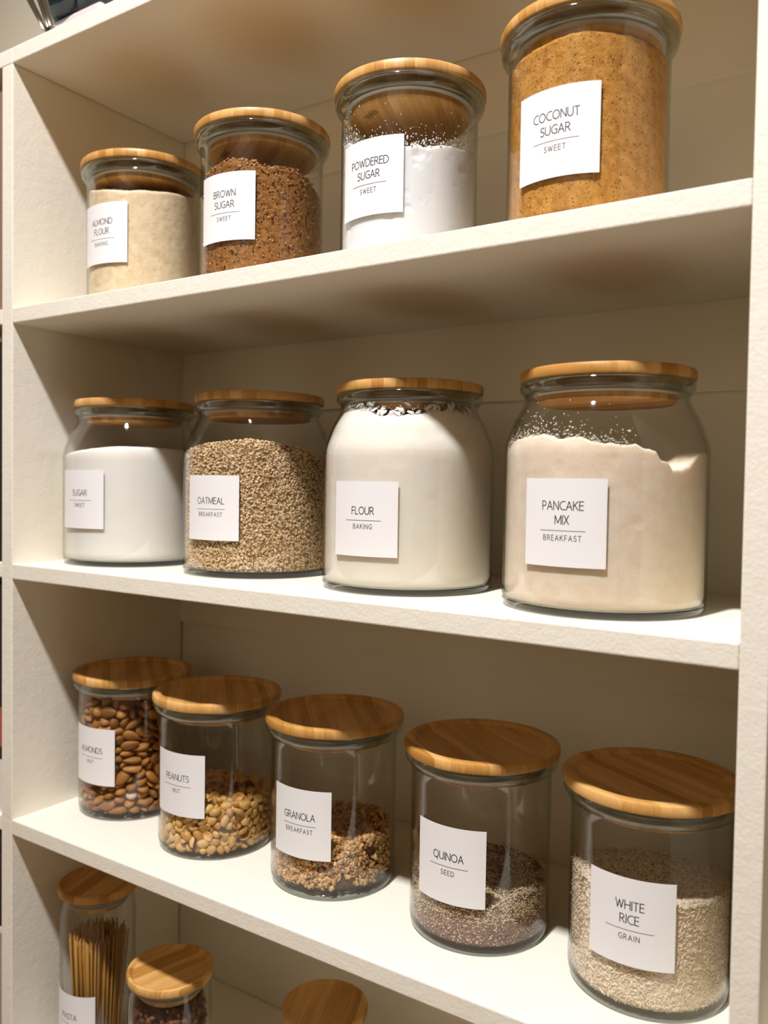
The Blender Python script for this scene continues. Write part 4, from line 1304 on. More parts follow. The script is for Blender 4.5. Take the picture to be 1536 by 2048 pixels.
PEANUT_POSES = [
 344,-486,510,18,-60,78,-5, 415,-446,478,45,19,-5,-87, 444,-298,507,83,2,1,56, 587,-153,500,75,-24,12,61,
 262,-552,468,27,-4,-49,-83, 553,-231,471,28,-6,-26,-92, 490,-173,505,86,0,-17,-48, 66,-606,498,3,7,-7,99,
 277,-448,481,78,6,32,-54, 147,-558,484,86,-21,10,-45, 503,-306,448,64,66,-39,-6, 342,-393,470,64,4,-42,65,
 201,-494,478,32,83,-28,35, 171,-401,520,16,-74,64,11, 300,-252,519,79,-27,-26,-48, 377,-218,493,31,14,25,91,
 254,-320,498,45,20,47,74, 425,-374,424,4,-63,54,55, 385,-471,50,78,-51,-33,-12, 404,-450,139,11,14,-42,-89,
 488,-366,144,60,67,-9,43, 489,-365,367,65,-22,67,-28, 447,-402,56,13,-34,-39,-85, 344,-501,207,8,19,-62,75,
 356,-293,460,96,-2,0,-27, 378,-465,379,10,-28,50,82, 473,-372,242,97,-5,24,9, 326,-515,304,48,85,2,20,
 583,80,508,87,48,-7,9, 310,-525,120,76,-50,-16,37, 308,-526,390,33,36,-3,-87, 408,-422,213,87,-36,-3,-34,
 414,-416,319,90,-38,8,-19, 535,-294,124,40,59,15,-68, 256,-549,210,34,-38,-6,-85, 481,-328,57,43,79,9,-42,
 -5,-526,487,83,-14,-9,53, 493,-310,293,17,-22,-18,94, 290,-503,38,42,7,29,86, 385,-40,517,69,51,17,48,
 522,-273,222,6,3,16,-98, 524,-271,362,69,-63,-9,-35, 487,23,504,97,6,-24,2, 212,-405,449,48,20,17,-84,
 527,-51,463,45,-52,49,-54, 553,-227,294,61,-45,37,-54, 342,-435,257,10,-44,-44,78, 222,-545,398,36,71,-46,-40,
 203,-566,134,0,-63,-49,-60, 451,-209,433,62,-51,-21,-56, 577,-191,390,23,-38,64,-63, 208,-551,292,76,-11,-3,63,
 550,-214,91,89,-13,1,-44, 515,-148,428,2,-18,-2,98, 580,-179,224,83,-10,-28,46, 594,-87,421,53,-15,-21,81,
 78,-447,467,41,-15,23,87, 72,-534,440,86,31,35,22, 262,-478,343,92,13,7,37, 214,-524,59,41,51,30,-70,
 493,-251,38,16,-11,-27,94, 408,-333,325,17,-14,-90,37, 430,-308,186,60,-32,50,-53, 303,-430,169,36,-40,3,-84,
 146,-573,400,36,-42,-26,79, 497,132,526,64,-26,48,-53, 14,-608,430,93,-32,16,-4, 592,-141,146,56,7,27,-78,
 150,-572,50,73,-44,1,-53, 378,-349,117,66,-58,-24,41, 372,-351,257,34,9,-91,-21, 395,-328,39,82,22,18,50,
 264,-456,264,72,-11,-34,60, 593,-132,325,61,36,0,71, 119,-596,189,21,11,-91,-33, 507,-215,160,86,-38,-18,29,
 400,-144,454,85,34,-8,40, 289,-417,400,76,-48,14,-42, 270,-442,95,99,3,-7,-8, 317,-395,44,71,17,-9,68,
 122,-361,468,54,47,-2,-70, 349,-358,396,50,34,40,69, 585,26,445,26,-61,-44,60, 424,-281,389,80,-41,-7,42,
 125,-572,280,43,-33,68,-50, 568,-136,41,94,-25,1,-24, 222,-474,152,99,4,-6,-13, 563,231,528,10,64,74,-17,
 141,-181,521,61,40,27,63, 175,-515,219,15,-16,75,-62, 309,-380,328,55,-25,-50,62, 90,-583,111,17,61,77,-3,
 167,-275,472,55,-61,31,-48, 493,-185,247,48,-8,41,-77, 605,-71,67,70,-22,-40,-55, -239,-534,515,30,88,37,-11,
 429,-239,94,89,16,-5,42, 51,-607,41,78,60,17,6, 484,-183,346,99,-1,-8,10, 315,-344,193,17,5,19,97,
 164,-492,339,79,9,-20,-57, 415,-242,285,78,-39,-24,44, 560,160,480,3,-17,-7,98, 583,-71,272,82,41,-9,-39,
 138,-499,115,51,34,32,72, 440,-39,449,1,38,-85,36, 226,-407,207,84,-27,-9,45, 28,-599,249,31,-18,24,-90,
 19,-608,340,42,15,-56,69, 506,-130,181,31,-9,-2,-94, -182,-578,470,70,-32,-46,-45, 369,-263,151,37,0,4,-93,
 264,-303,417,60,21,-16,76, 264,4,532,65,-12,-8,-75, -125,-428,500,87,-29,6,-38, 214,-412,334,16,71,-17,66,
 286,-341,116,79,6,-13,60, 588,-44,195,0,11,10,99, 70,-542,347,46,26,43,73, 595,-25,363,24,37,-2,-90,
 470,-146,42,73,-49,35,-32, -116,-532,458,5,-32,-69,64, 325,-287,58,40,41,15,-81, 346,-262,228,24,-55,67,-44,
 258,-346,263,23,-10,7,-97, 306,-44,480,53,-7,10,-84, 211,-192,462,7,15,45,-88, 416,-190,206,19,39,29,85,
 501,-107,313,25,-1,-83,51, -12,-425,457,0,54,18,-82, 241,-361,42,67,-54,-22,45, -8,-605,133,74,1,-65,-18,
 503,-102,104,72,-15,17,-66, 603,-4,120,73,-12,-1,-67, 48,-546,178,11,-12,46,-87, 331,-268,310,54,61,33,48,
 163,-431,53,49,8,14,86, 395,171,523,7,17,-7,-98, 146,-440,266,91,34,1,-24, 84,-501,250,12,-59,36,-72,
 607,18,295,63,31,31,-63, 331,-252,391,24,-95,-5,-17, 188,-390,131,70,58,27,31, 511,-72,384,96,2,14,-24,
 389,-191,41,77,24,4,59, 84,-489,41,36,-22,11,-90, 117,-454,396,90,-7,-38,20, 385,-189,365,53,31,2,79,
 124,-433,187,36,-32,-55,68, 507,76,440,95,0,-6,32, 52,-219,489,72,59,-29,-23, 404,-158,121,41,-23,-5,-88,
 487,-76,238,93,36,1,-5, 209,-111,473,5,-8,-48,87, 608,48,196,2,-58,-27,77, 519,-37,41,56,75,20,28,
 380,31,463,74,-22,-34,53, 176,-343,406,15,61,-74,-26, 413,-139,286,89,22,35,20, 290,-157,430,97,9,-22,-3,
 477,220,493,11,59,-54,-59, 592,39,42,59,-67,30,-33, 44,-336,449,66,35,61,25, -111,-602,411,12,-11,-46,87,
 251,-287,334,67,41,42,45, 317,82,495,57,45,-34,-60, 12,-486,408,64,64,38,20, -61,-591,299,37,-40,-60,58,
 -53,-583,216,82,-5,-34,45, -4,-527,315,32,39,-13,86, 421,-105,386,41,20,-20,87, -26,-292,479,0,-8,90,42,
 -87,-602,42,10,-21,2,97, -15,-528,41,67,1,-25,-70, 428,-93,174,41,-17,-17,-88, -86,-234,515,53,-13,66,-52,
 20,-493,112,83,-54,-7,-12, 434,125,465,6,-67,-39,62, 512,-6,302,46,17,-21,-85, 517,-1,123,77,-14,-43,-45,
 -98,-599,136,45,4,-69,57, 117,-386,341,91,26,-23,-23, 72,-425,107,77,41,44,-20, 527,22,218,30,25,74,-54,
 -285,-416,513,70,-45,-1,-55, 56,-436,312,34,37,62,61, 169,-318,330,74,26,-14,-61, 32,-451,197,81,-1,-5,58,
 588,121,404,36,-1,-39,85, -43,-515,166,78,12,-7,61, 574,96,253,11,-11,14,98, -213,-345,504,36,-82,-40,18,
 495,20,377,36,-9,44,82, 550,76,342,64,45,-62,5, -73,-535,382,87,40,-8,-29, 568,95,110,86,-44,-21,13,
 280,-186,342,78,-51,-33,-12, 427,-41,92,76,-20,-45,43, -93,-453,427,49,-74,20,-41, -198,-441,464,22,82,-53,-2,
 422,-40,309,31,-48,55,-61, 412,302,510,69,-11,-13,-70, 501,347,496,39,-7,17,90, 224,-15,466,88,25,39,8,
 556,244,444,64,-2,-21,74, -140,-582,242,74,41,-20,49, 94,-147,463,99,-6,6,-7, 211,-233,389,21,-1,46,-86,
 441,-6,197,76,-18,51,35, -150,-582,331,18,22,-5,-96, 320,-76,410,88,22,-23,-35, 343,-89,335,49,49,-53,-48,
 -16,-440,271,20,89,-35,-22, 457,25,38,95,-29,2,12, -108,-527,98,12,18,-31,93, 33,-387,385,31,-8,0,95,
 -76,-493,297,69,29,50,-44, 588,162,295,57,-46,15,66, 571,146,41,32,6,39,86, 577,153,184,91,23,-35,1,
 -73,-360,436,91,23,33,-4, 105,-306,382,61,35,63,32, -174,-575,66,82,29,-42,-24, 510,97,180,11,15,62,77,
 400,-3,386,37,32,-22,-84, -36,-430,358,23,-12,-89,37, -275,-546,435,13,42,49,75, 463,63,250,96,18,-9,20,
 -123,-511,186,80,-20,-14,-56, -42,-427,120,4,-8,48,87, 105,-223,416,82,45,25,25, 1,-27,510,44,90,-4,-4,
 -206,-577,169,9,-43,-32,-84, -77,-450,41,65,-25,-13,71, 448,69,130,5,14,6,99, 486,111,50,43,85,13,-28,
 318,249,495,13,-96,22,-9, 226,80,468,64,-53,9,55, 574,203,109,87,6,-5,-49, -31,-101,490,75,35,-47,29,
 -293,-314,503,9,-42,47,77, 484,121,358,64,41,59,-28, 559,195,364,97,1,-15,20, -41,-184,464,8,53,-14,-83,
 -95,-440,234,11,23,8,96, 244,-108,334,28,20,6,-94, 152,-191,333,73,25,30,57, 37,-302,330,62,-23,-18,73,
 312,26,415,88,3,26,-39, -173,-504,286,26,1,-53,-80, 358,162,443,26,63,73,-2, 504,165,243,92,-2,-2,38,
 188,-144,392,18,37,38,83, 138,-36,448,74,-32,43,-40, 267,171,473,12,-33,63,-69, -157,-479,38,55,12,27,78,
 128,58,480,68,66,32,-1, -200,-519,394,35,7,-49,80, 499,168,112,8,-65,-74,15, -150,-310,446,56,-58,-58,12,
 -385,-379,499,58,-72,-37,9, 416,93,313,54,8,55,64, -115,-57,539,13,-3,-90,42, 560,239,198,17,-43,-29,84,
 -119,-424,322,80,36,37,31, -258,-552,344,10,17,4,98, -160,-119,505,20,-14,6,97, 58,131,521,70,-72,0,-1,
 -39,-333,333,49,-50,-60,39, 336,37,331,93,32,0,-19, -203,-492,206,58,-44,-16,66, 0,-260,407,50,-53,-67,16,
 239,313,521,10,33,-56,75, 553,252,41,44,19,14,86, -266,-178,525,20,-38,58,69, -269,-550,97,85,-46,10,-23,
 465,200,406,20,2,33,92, -203,-482,111,70,13,11,-70, -234,-257,478,16,4,-35,92, -344,-245,541,67,18,21,69,
 457,309,442,42,-11,25,87, 214,-62,399,74,-45,4,-49, 377,93,387,2,0,11,-99, 543,256,278,73,-7,33,59,
 -278,-446,430,13,-38,4,-91, -141,-410,175,85,43,18,-24, 411,131,215,73,2,23,-64, -271,-538,259,71,3,48,-51,
 38,-68,450,3,17,2,-98, 470,194,313,50,0,34,-80, 107,212,518,6,-96,-18,-22, 65,-198,333,43,25,59,64,
 -184,-437,386,42,10,56,70, -127,-182,461,43,13,-61,-66, 475,210,183,77,15,1,-62, -155,-404,92,21,31,51,77,
 475,215,40,74,-21,14,-62, 243,-10,330,95,29,2,-12, 525,269,365,41,-14,-47,-77, 381,275,444,32,23,56,73,
 -254,-492,41,62,-1,-25,75, 406,157,127,81,43,-41,-3, -284,-519,171,88,43,19,-1, -82,-265,415,39,44,15,80,
 -122,-358,374,46,-14,-18,-86, 161,161,471,52,-1,15,84, 20,-163,411,50,-77,40,-10, -196,-418,262,23,-52,-13,81,
 401,168,38,62,-23,-18,72, 146,-79,347,85,12,37,-37, 337,363,479,5,-15,-56,-82, -242,-458,327,56,-12,15,81,
 520,295,126,15,25,-51,81, 88,-124,386,5,55,76,34, 387,180,358,76,55,-15,-32, 27,35,462,73,-33,-54,25,
 -242,-346,424,65,50,-5,-57, -23,-209,333,53,-51,-37,57, 235,413,535,76,24,30,-53, 208,37,401,48,-84,4,24,
 -126,65,541,46,84,24,12, 408,223,275,1,45,7,89, 323,141,330,19,-45,-84,23, -326,-495,390,94,-2,30,19,
 434,255,114,75,-15,9,-64, 471,292,308,57,14,27,-76, -303,-463,236,5,-3,-2,-100, -268,-58,528,94,-15,12,27,
 -344,-502,43,39,14,-13,90, -198,-358,328,22,5,-50,84, -217,-180,460,86,-17,-47,-10, 370,472,484,76,-21,57,-25,
 -230,-377,41,84,-24,-1,-48, 278,122,394,42,-52,66,-34, -330,-473,117,87,-33,7,37, 215,247,457,51,56,39,53,
 -96,12,480,55,3,4,-84, -416,-444,433,81,-35,3,-47, -339,-480,310,33,7,-22,-91, -105,-250,333,59,-38,50,-51,
 460,304,214,36,-11,-24,-90, -282,-421,166,14,-2,43,89, 439,410,437,12,55,-53,64, 375,226,184,14,16,68,70,
 415,269,365,20,-3,81,-54, 113,343,530,88,0,-8,47, 491,344,42,9,-21,3,97, -335,-365,428,65,-13,-12,-74,
 494,354,387,73,62,-26,-13, 222,88,330,45,-8,28,-84, 140,15,337,85,-13,-31,41, 17,232,506,8,-45,89,-7,
 -339,-239,465,14,68,66,28, 488,363,264,37,12,20,90, 398,279,38,20,12,-27,-94, 62,-49,332,17,64,69,28,
 -265,-368,265,78,27,3,57, -52,121,487,62,18,49,59, -250,-349,180,27,9,47,84, -190,-290,377,88,47,7,-1,
 2,-101,352,25,68,-18,-66, -302,-398,361,92,34,2,17, -416,-246,482,57,-36,-6,74, -187,-19,482,37,44,-27,-78,
 -115,158,530,11,-25,88,39, 466,359,125,5,-21,79,57, 302,245,411,92,-37,12,9, 75,105,437,11,-36,74,56,
 87,23,406,84,-38,-14,38, -117,-91,432,20,-54,46,67, -435,-161,511,41,25,84,25, -383,-461,184,66,-48,20,-54,
 347,256,102,66,47,-26,-52, -280,-358,102,98,16,-6,14, -67,-142,382,30,47,-38,-74, 266,540,512,32,-15,-34,87,
 -336,-404,40,90,26,-8,-34, 396,316,279,83,-17,-34,41, -264,-112,467,41,-87,-11,25, 21,330,515,24,-39,-63,-63,
 -421,-336,439,88,12,12,44, -495,-226,498,46,48,49,57, 175,120,396,26,39,-78,-42, -165,-210,394,93,-35,2,13,
 -55,-37,418,24,-50,48,68, -338,-376,220,50,-10,22,-83, -413,-448,348,30,-19,22,91, 324,276,315,54,45,70,11,
 258,459,476,93,18,7,-31, -409,-438,261,4,35,-19,-92, 162,336,466,46,-64,16,-59, -350,-9,533,6,0,-8,-100,
 437,394,196,86,-8,-10,50, 234,195,356,52,22,-50,65, 294,326,417,55,-54,8,63, -350,-365,299,49,0,-20,85,
 -291,-304,340,95,-11,23,20, -280,-256,409,40,10,-15,-90, -378,-387,115,84,16,-43,28, 433,411,327,3,0,-9,100,
 321,302,218,66,73,4,-16, 113,99,342,5,30,-38,88, 434,415,62,6,64,-9,-76, 359,344,348,68,-25,18,66,
 159,426,486,68,73,1,-6, 368,358,59,83,-5,55,9, -161,-157,334,5,-95,-22,-21, -236,-227,334,6,18,11,98,
 -437,-422,41,85,-24,0,-48, 359,361,160,40,19,3,90, -94,-81,330,2,6,29,-96, -519,-317,455,44,-2,5,90,
 -29,-11,334,88,9,19,-42, 58,411,505,79,-22,46,-35, 26,48,353,57,-23,-75,-24, -398,-365,369,55,-6,27,79,
 122,264,435,60,-19,-57,-53, -157,91,467,9,-59,77,-21, 343,406,410,51,-85,14,4, 154,184,330,87,-24,17,-38,
 21,181,437,63,-3,-55,-55, -393,-73,484,74,-1,57,37, -334,-284,168,52,-44,-52,51, 234,386,433,56,-38,18,71,
 363,401,234,49,-17,-3,86, 284,327,41,40,-18,-15,89, -461,-403,183,75,-18,64,-4, 287,333,130,72,2,-50,-48,
 -345,-285,256,43,3,65,-63, 226,275,334,12,-22,71,-65, 106,177,402,23,7,15,-96, -109,322,518,44,64,17,-61,
 -76,234,478,62,6,46,63, -339,-267,79,36,-13,16,91, -300,-30,460,25,-13,38,-88, -65,45,409,13,33,38,-85,
 -158,220,494,52,65,22,51, 375,446,115,52,21,-20,-80, -465,-376,296,88,28,37,-5, 280,356,276,16,6,-9,-98,
 -211,-124,390,84,-3,-26,48, -412,-320,42,98,12,-17,3, -426,-329,209,75,45,-37,-31, 364,453,38,84,-28,-9,46,
 -141,-16,405,62,32,-13,71, -372,106,533,39,57,10,71, 43,143,330,40,-7,29,-87, 379,477,385,37,-26,-57,68,
 -407,-289,134,90,-17,23,-34, -344,-227,330,50,-8,0,-86, 376,480,276,64,-63,-24,-38, 262,370,202,84,44,16,29,
 -17,118,403,63,9,68,36, -326,-178,405,7,33,-22,-92, -478,-349,121,95,19,24,-1, -389,-246,399,45,-10,-35,82,
 194,318,391,18,-27,57,75, 22,276,437,98,-7,14,10, -410,-152,436,92,29,-14,20, 308,434,321,64,-7,43,63,
 -282,-144,333,11,19,17,96, -204,-67,333,89,-10,-23,39, 291,534,434,92,-16,-11,-34, -242,72,454,71,30,-33,-54,
 -475,-39,492,55,27,52,59, -302,121,485,92,0,-33,21, -440,-285,275,91,11,-21,-33, -476,-242,422,22,78,-58,2,
 -62,86,333,21,-96,12,14, 233,377,342,84,34,-30,-31, 277,420,77,23,25,-36,-87, 176,568,477,62,-54,28,-50,
 -134,18,332,72,21,-17,-64, 89,532,492,4,81,44,38, 344,493,180,14,3,34,93, -491,-325,375,2,18,-89,-42,
 -389,-211,257,85,-15,47,16, -357,31,464,78,-59,-18,7, 210,380,128,68,24,-48,50, -509,-324,217,32,-42,-13,84,
 -513,-327,43,83,-13,-13,-53, 87,348,425,71,-4,56,42, -312,-97,404,55,82,7,-18, -387,-194,138,39,-51,37,67,
 56,242,347,21,39,7,-89, -576,-175,461,17,-38,-88,23, -522,-104,467,73,5,-40,-54, 109,300,330,36,-17,-24,88,
 -58,439,493,7,-38,-60,70, -54,354,463,90,24,-9,-36, -241,322,512,9,-67,-69,27, 237,437,263,66,-16,73,0,
 -465,-250,344,93,26,-16,-20, -237,-26,395,9,-33,78,53, 264,466,382,14,-30,42,84, -414,-196,38,15,11,-28,-94,
 249,455,164,8,41,46,78, 299,505,48,59,69,9,40, 192,484,424,32,-11,41,-85, -477,-254,74,12,-4,-28,95,
 -111,130,404,8,-38,-34,86, 309,527,343,8,45,37,81, -531,-293,289,75,-39,3,-54, 187,411,41,49,-24,8,-83,
 -440,82,488,65,-7,-22,-73, 286,517,256,64,34,16,67, -182,62,390,96,-24,0,14, 150,389,366,18,40,-29,-85,
 -157,455,516,34,85,39,-11, -412,-156,355,73,-12,28,-61, 156,403,277,11,-91,27,30, -469,-207,162,48,27,-38,-75,
 85,440,430,22,14,-26,93, -40,219,330,48,9,28,82, -83,205,406,98,6,8,-14, -241,27,330,16,35,-89,-25,
 159,422,193,70,-42,-51,26, -282,219,471,64,-56,-48,23, -344,-67,331,10,13,-94,-28, -546,-262,134,81,-46,18,-32,
 249,522,110,85,-47,-24,3, -595,-27,487,40,-20,42,79, -158,378,479,42,-73,15,52, -552,-258,388,74,-9,56,-37,
 -482,-188,281,93,15,-3,34, 10,390,428,24,72,-22,-61, 177,461,118,78,53,6,-33, -538,-234,210,99,4,-12,5,
 -369,172,474,76,-24,-59,-11, -199,154,414,84,-12,-21,49, 7,310,342,79,-45,-41,-1, -420,-108,282,45,30,52,66,
 -537,73,493,50,16,-38,-76, -167,299,448,97,-21,15,-4, -119,190,333,36,-30,-72,52, -383,254,501,14,59,-73,30,
 -183,129,333,54,24,7,80, 107,415,75,46,57,-38,57, -423,-103,120,67,-3,17,-72, 226,535,308,85,-9,-19,49,
 -12,498,460,81,21,24,-50, -333,353,514,85,36,14,36, -440,-111,38,88,-29,-6,37, 145,469,342,90,42,-10,4,
 239,562,183,86,45,-24,-8, -512,-166,104,40,-38,43,-71, -569,-218,50,33,53,24,74, -510,-160,375,77,-1,55,-32,
 -461,-76,408,17,16,10,-97, -17,598,485,70,-55,1,-45, 59,402,339,69,-61,-38,7, -434,-81,202,41,22,15,-87,
 -59,288,397,40,9,-34,85, 145,491,43,28,-7,65,-71, -306,50,397,97,-2,2,-26, -376,-18,393,88,45,-9,8,
 -501,-139,220,80,23,-26,49, 145,500,265,68,-60,22,-36, 214,568,38,25,-13,-26,92, -479,183,492,68,8,-32,-65,
 117,520,411,40,12,40,-82, 161,523,184,6,-31,-26,91, -162,569,514,33,-77,54,-7, -279,105,339,3,31,-63,-71,
 -353,34,330,33,4,29,90, 93,473,182,18,68,33,63, -499,-100,316,84,-32,-41,12, -582,-180,356,74,-18,38,-52,
 -584,-183,271,46,32,37,74, 176,565,369,78,-2,-49,38, -350,425,555,37,5,-19,-91, -457,38,425,54,64,-52,-16,
 28,431,212,96,-9,-22,-17, 177,581,244,97,-3,-5,-24, -451,-34,73,19,-26,85,-41, 161,570,108,91,-17,-22,32,
 -79,335,330,88,-29,-6,37, -587,-159,180,72,40,27,-49, 30,447,38,88,-29,-5,37, -538,-109,41,77,26,27,52,
 -432,-4,307,31,21,88,29, 30,449,124,70,-10,-28,65, -595,-85,420,86,-25,22,-40, -305,147,404,97,-5,-10,21,
 47,472,282,80,-38,6,46, -444,-7,161,40,-16,85,-30, 30,561,428,93,4,-30,20, -440,334,503,49,64,6,-58,
 -231,258,412,29,-13,-11,94, -545,-7,425,81,22,-33,43, -541,-88,162,8,-31,-39,-86, -164,282,351,24,77,-37,45,
 -233,413,461,54,38,-43,62, -398,109,414,2,-45,-57,68, 11,460,371,93,-28,-16,14, 72,521,93,52,-76,20,-31,
 -594,137,483,42,49,59,-49, -97,563,462,60,21,-13,-76, -66,393,392,7,25,4,97, -482,-6,232,71,-7,1,70,
 -234,238,333,23,6,63,74, 66,532,334,22,14,-76,59, -597,-114,109,70,-17,33,-61, -289,339,445,48,-48,29,-68,
 104,600,403,40,68,-26,56, -424,70,243,31,-69,17,64, -584,-86,254,26,24,9,93, -54,434,296,95,-19,-11,-23,
 -586,-83,339,96,-12,-23,13, 106,600,299,19,-12,-11,97, -49,448,81,54,14,4,-83, -221,498,467,95,29,-4,13,
 -498,11,361,36,-10,-5,93, -311,197,333,11,29,72,62, 86,590,38,33,4,29,90, -532,-12,293,78,-10,-4,62,
 -474,44,99,89,-45,2,-1, 76,584,220,36,-48,-63,49, -422,99,38,51,-10,28,-81, -311,437,471,48,60,-6,64,
 -378,145,329,73,35,-40,-43, -451,76,340,4,-35,-21,91, 8,526,227,13,31,20,92, -166,356,385,70,69,-5,-17,
 -342,239,414,75,-5,-24,61, -521,11,42,97,3,21,-12, 82,602,127,65,-59,-11,-46, -536,2,161,84,17,-34,-39,
 -75,455,217,22,72,-63,-19, -155,454,422,26,6,85,44, -605,-62,41,45,46,-43,-64, -425,235,434,38,-56,55,-49,
 -600,63,434,87,-3,43,25, -35,503,158,65,12,-11,-74, -134,406,326,37,-63,-44,-53, -34,508,321,29,-3,-66,-70,
 -112,433,145,78,-26,-19,-54, -70,500,405,59,-10,2,-80, -508,141,427,14,5,48,86, -439,117,118,8,22,54,-81,
 -404,156,212,57,-32,62,43, -26,532,41,94,-22,-12,23, -503,293,469,91,28,-5,-31, -236,334,330,62,-73,-13,27,
 -499,83,167,25,-11,39,88, -197,383,106,8,5,-84,-54, -141,439,38,53,11,27,80, -612,-14,183,72,19,-44,-50,
 -396,445,476,78,12,-41,-45, -369,354,437,40,-63,-54,39, -358,242,114,83,-40,-31,21, 7,604,352,91,32,-18,20,
 -262,342,51,33,-7,-59,-74, -11,588,101,87,1,-27,-42, -498,112,252,89,24,-22,33, -231,375,197,3,-74,-41,54,
 -326,284,294,36,-9,2,-93, -207,403,269,29,-30,-74,52, -554,231,451,71,-36,-3,-60, -315,299,209,30,17,25,-90,
 -5,603,183,22,4,-97,10, -612,11,273,66,10,55,51, -608,19,364,53,-37,7,-76, -291,331,135,3,16,-24,-96,
 -454,171,354,67,-21,70,-10, -414,211,40,94,-25,2,-24, -381,246,242,88,3,7,-47, -11,609,268,53,83,-19,1,
 -103,520,86,18,30,-39,-85, -176,453,206,2,-8,26,-96, -608,35,92,75,-12,-21,-62, -351,289,39,56,-22,-18,78,
 -165,477,283,20,24,-11,94, -220,427,348,42,-7,24,-87, -126,520,167,89,37,4,26, -333,319,363,89,10,-25,-36,
 -541,115,358,97,7,4,25, -495,164,41,65,0,-25,72, -170,568,424,45,50,-56,-48, -147,508,357,80,12,-3,-58,
 -584,83,202,51,11,32,79, -580,88,288,88,-42,-6,-19, -198,464,120,40,80,39,-21, -507,162,187,14,3,1,-99,
 -433,238,180,84,-41,27,24, -421,251,348,99,7,-1,-7, -455,218,278,76,-5,25,-60, -245,428,41,96,-23,-9,-13,
 -90,581,318,64,-25,9,-72, -289,388,287,83,6,14,-54, -569,115,41,79,-25,-3,-56, -466,217,110,87,-20,-13,-43,
 -97,580,231,16,-56,-72,38, -74,605,396,99,-3,-15,4, -93,592,38,33,-4,29,-90, -95,604,131,3,22,-46,-86,
 -315,400,174,49,-48,-7,73, -595,128,115,69,-5,29,65, -461,387,438,94,27,18,13, -334,509,435,31,0,48,-82,
 -368,360,240,41,30,-36,-78, -526,206,314,73,20,-3,-66, -423,309,67,68,-29,-2,68, -323,411,368,31,88,-34,-11,
 -341,394,53,5,-26,-19,94, -166,569,294,31,32,-14,88, -424,318,293,2,-32,7,94, -586,170,263,1,-78,27,56,
 -260,490,391,1,-28,91,31, -553,204,133,42,4,-43,80, -195,556,131,28,34,-14,89, -431,331,172,52,-3,-55,66,
 -300,462,99,2,-8,-7,99, -262,500,271,43,20,-15,-87, -187,574,216,90,-26,23,27, -537,233,233,27,9,38,88,
 -581,190,375,46,27,-43,-73, -431,339,373,88,-35,-16,28, -256,514,193,25,12,-29,91, -263,512,43,13,-3,53,84,
 -196,580,50,16,-34,79,48, -399,382,115,38,-8,5,92, -563,233,58,85,12,-30,41, -517,280,163,3,-16,-49,-85,
 -382,415,307,55,-1,-13,-83, -508,295,41,45,-3,-24,86, -244,556,347,94,7,-25,22, -278,544,116,31,-33,-13,-88,
 -525,307,390,14,81,49,29, -514,326,227,78,-6,40,48, -508,334,318,12,53,-78,-30, -417,426,184,5,-24,38,89,
 -454,393,255,98,17,8,10, -494,354,119,51,18,1,-84, -345,505,349,27,1,50,-83, -459,397,42,70,-62,-14,33,
 -370,485,243,84,50,16,15, -370,486,150,70,63,-17,28, -384,475,50,2,-37,40,-84, -431,434,373,53,-75,-39,-5,
]



def poses(s):
    # x, y, z in tenths of a millimetre, then the rotation quaternion in hundredths
    a = np.array(s, dtype=float).reshape(-1, 7)
    q = a[:, 3:]
    return a[:, :3] / 10000.0, q / np.linalg.norm(q, axis=1)[:, None]


def almond_mesh(seed):
    bm = bmesh.new()
    bmesh.ops.create_icosphere(bm, subdivisions=3, radius=1)
    r = random.Random(seed)
    k = r.uniform(0.22, 0.34)
    sy, sz = r.uniform(0.94, 1.05), r.uniform(0.85, 1.0)
    for v in bm.verts:
        xx, yy, zz = v.co
        g = 1 - k * xx - 0.12 * max(0, xx) ** 3
        w = 1 + 0.05 * noise.noise(Vector((xx * 2 + seed, yy * 4, zz * 4)))
        v.co = Vector((xx * 0.0120, yy * 0.0068 * g * sy * w, zz * 0.0046 * g * sz * w))
    me = bpy.data.meshes.new('almond')
    bm.to_mesh(me)
    bm.free()
    me.shade_smooth()
    return me


def peanut_mesh(seed, half):
    bm = bmesh.new()
    bmesh.ops.create_icosphere(bm, subdivisions=2 if not half else 3, radius=1)
    r = random.Random(seed)
    k = r.uniform(0.0, 0.15)
    for v in bm.verts:
        xx, yy, zz = v.co
        g = 1 - k * xx
        if half:
            if zz > 0.05:                      # flat inner face with a shallow hollow and a germ notch
                rho = math.hypot(xx, yy)
                zz = 0.10 - 0.38 * max(0, 1 - (rho / 0.72) ** 2)
                if xx < -0.72:
                    zz += 0.25 * (abs(xx) - 0.72) / 0.28
        v.co = Vector((xx * 0.0074, yy * 0.0050 * g, zz * 0.0046 * g))
    me = bpy.data.meshes.new('peanut')
    bm.to_mesh(me)
    bm.free()
    me.shade_smooth()
    if half:
        me.set_sharp_from_angle(angle=0.9)
    return me


M_ALM = mat_nut('almond_skin', (0.20, 0.066, 0.011), (0.60, 0.265, 0.050))
M_ALMP = mat_nut('peeled_almond', (0.66, 0.50, 0.32), (0.80, 0.66, 0.46), False)
M_PEA = mat_nut('roasted_peanut', (0.50, 0.245, 0.052), (0.88, 0.57, 0.19), False, 0.4)
M_PEAD = mat_nut('peanut_skin', (0.13, 0.04, 0.02), (0.26, 0.10, 0.055), False, 0.5)


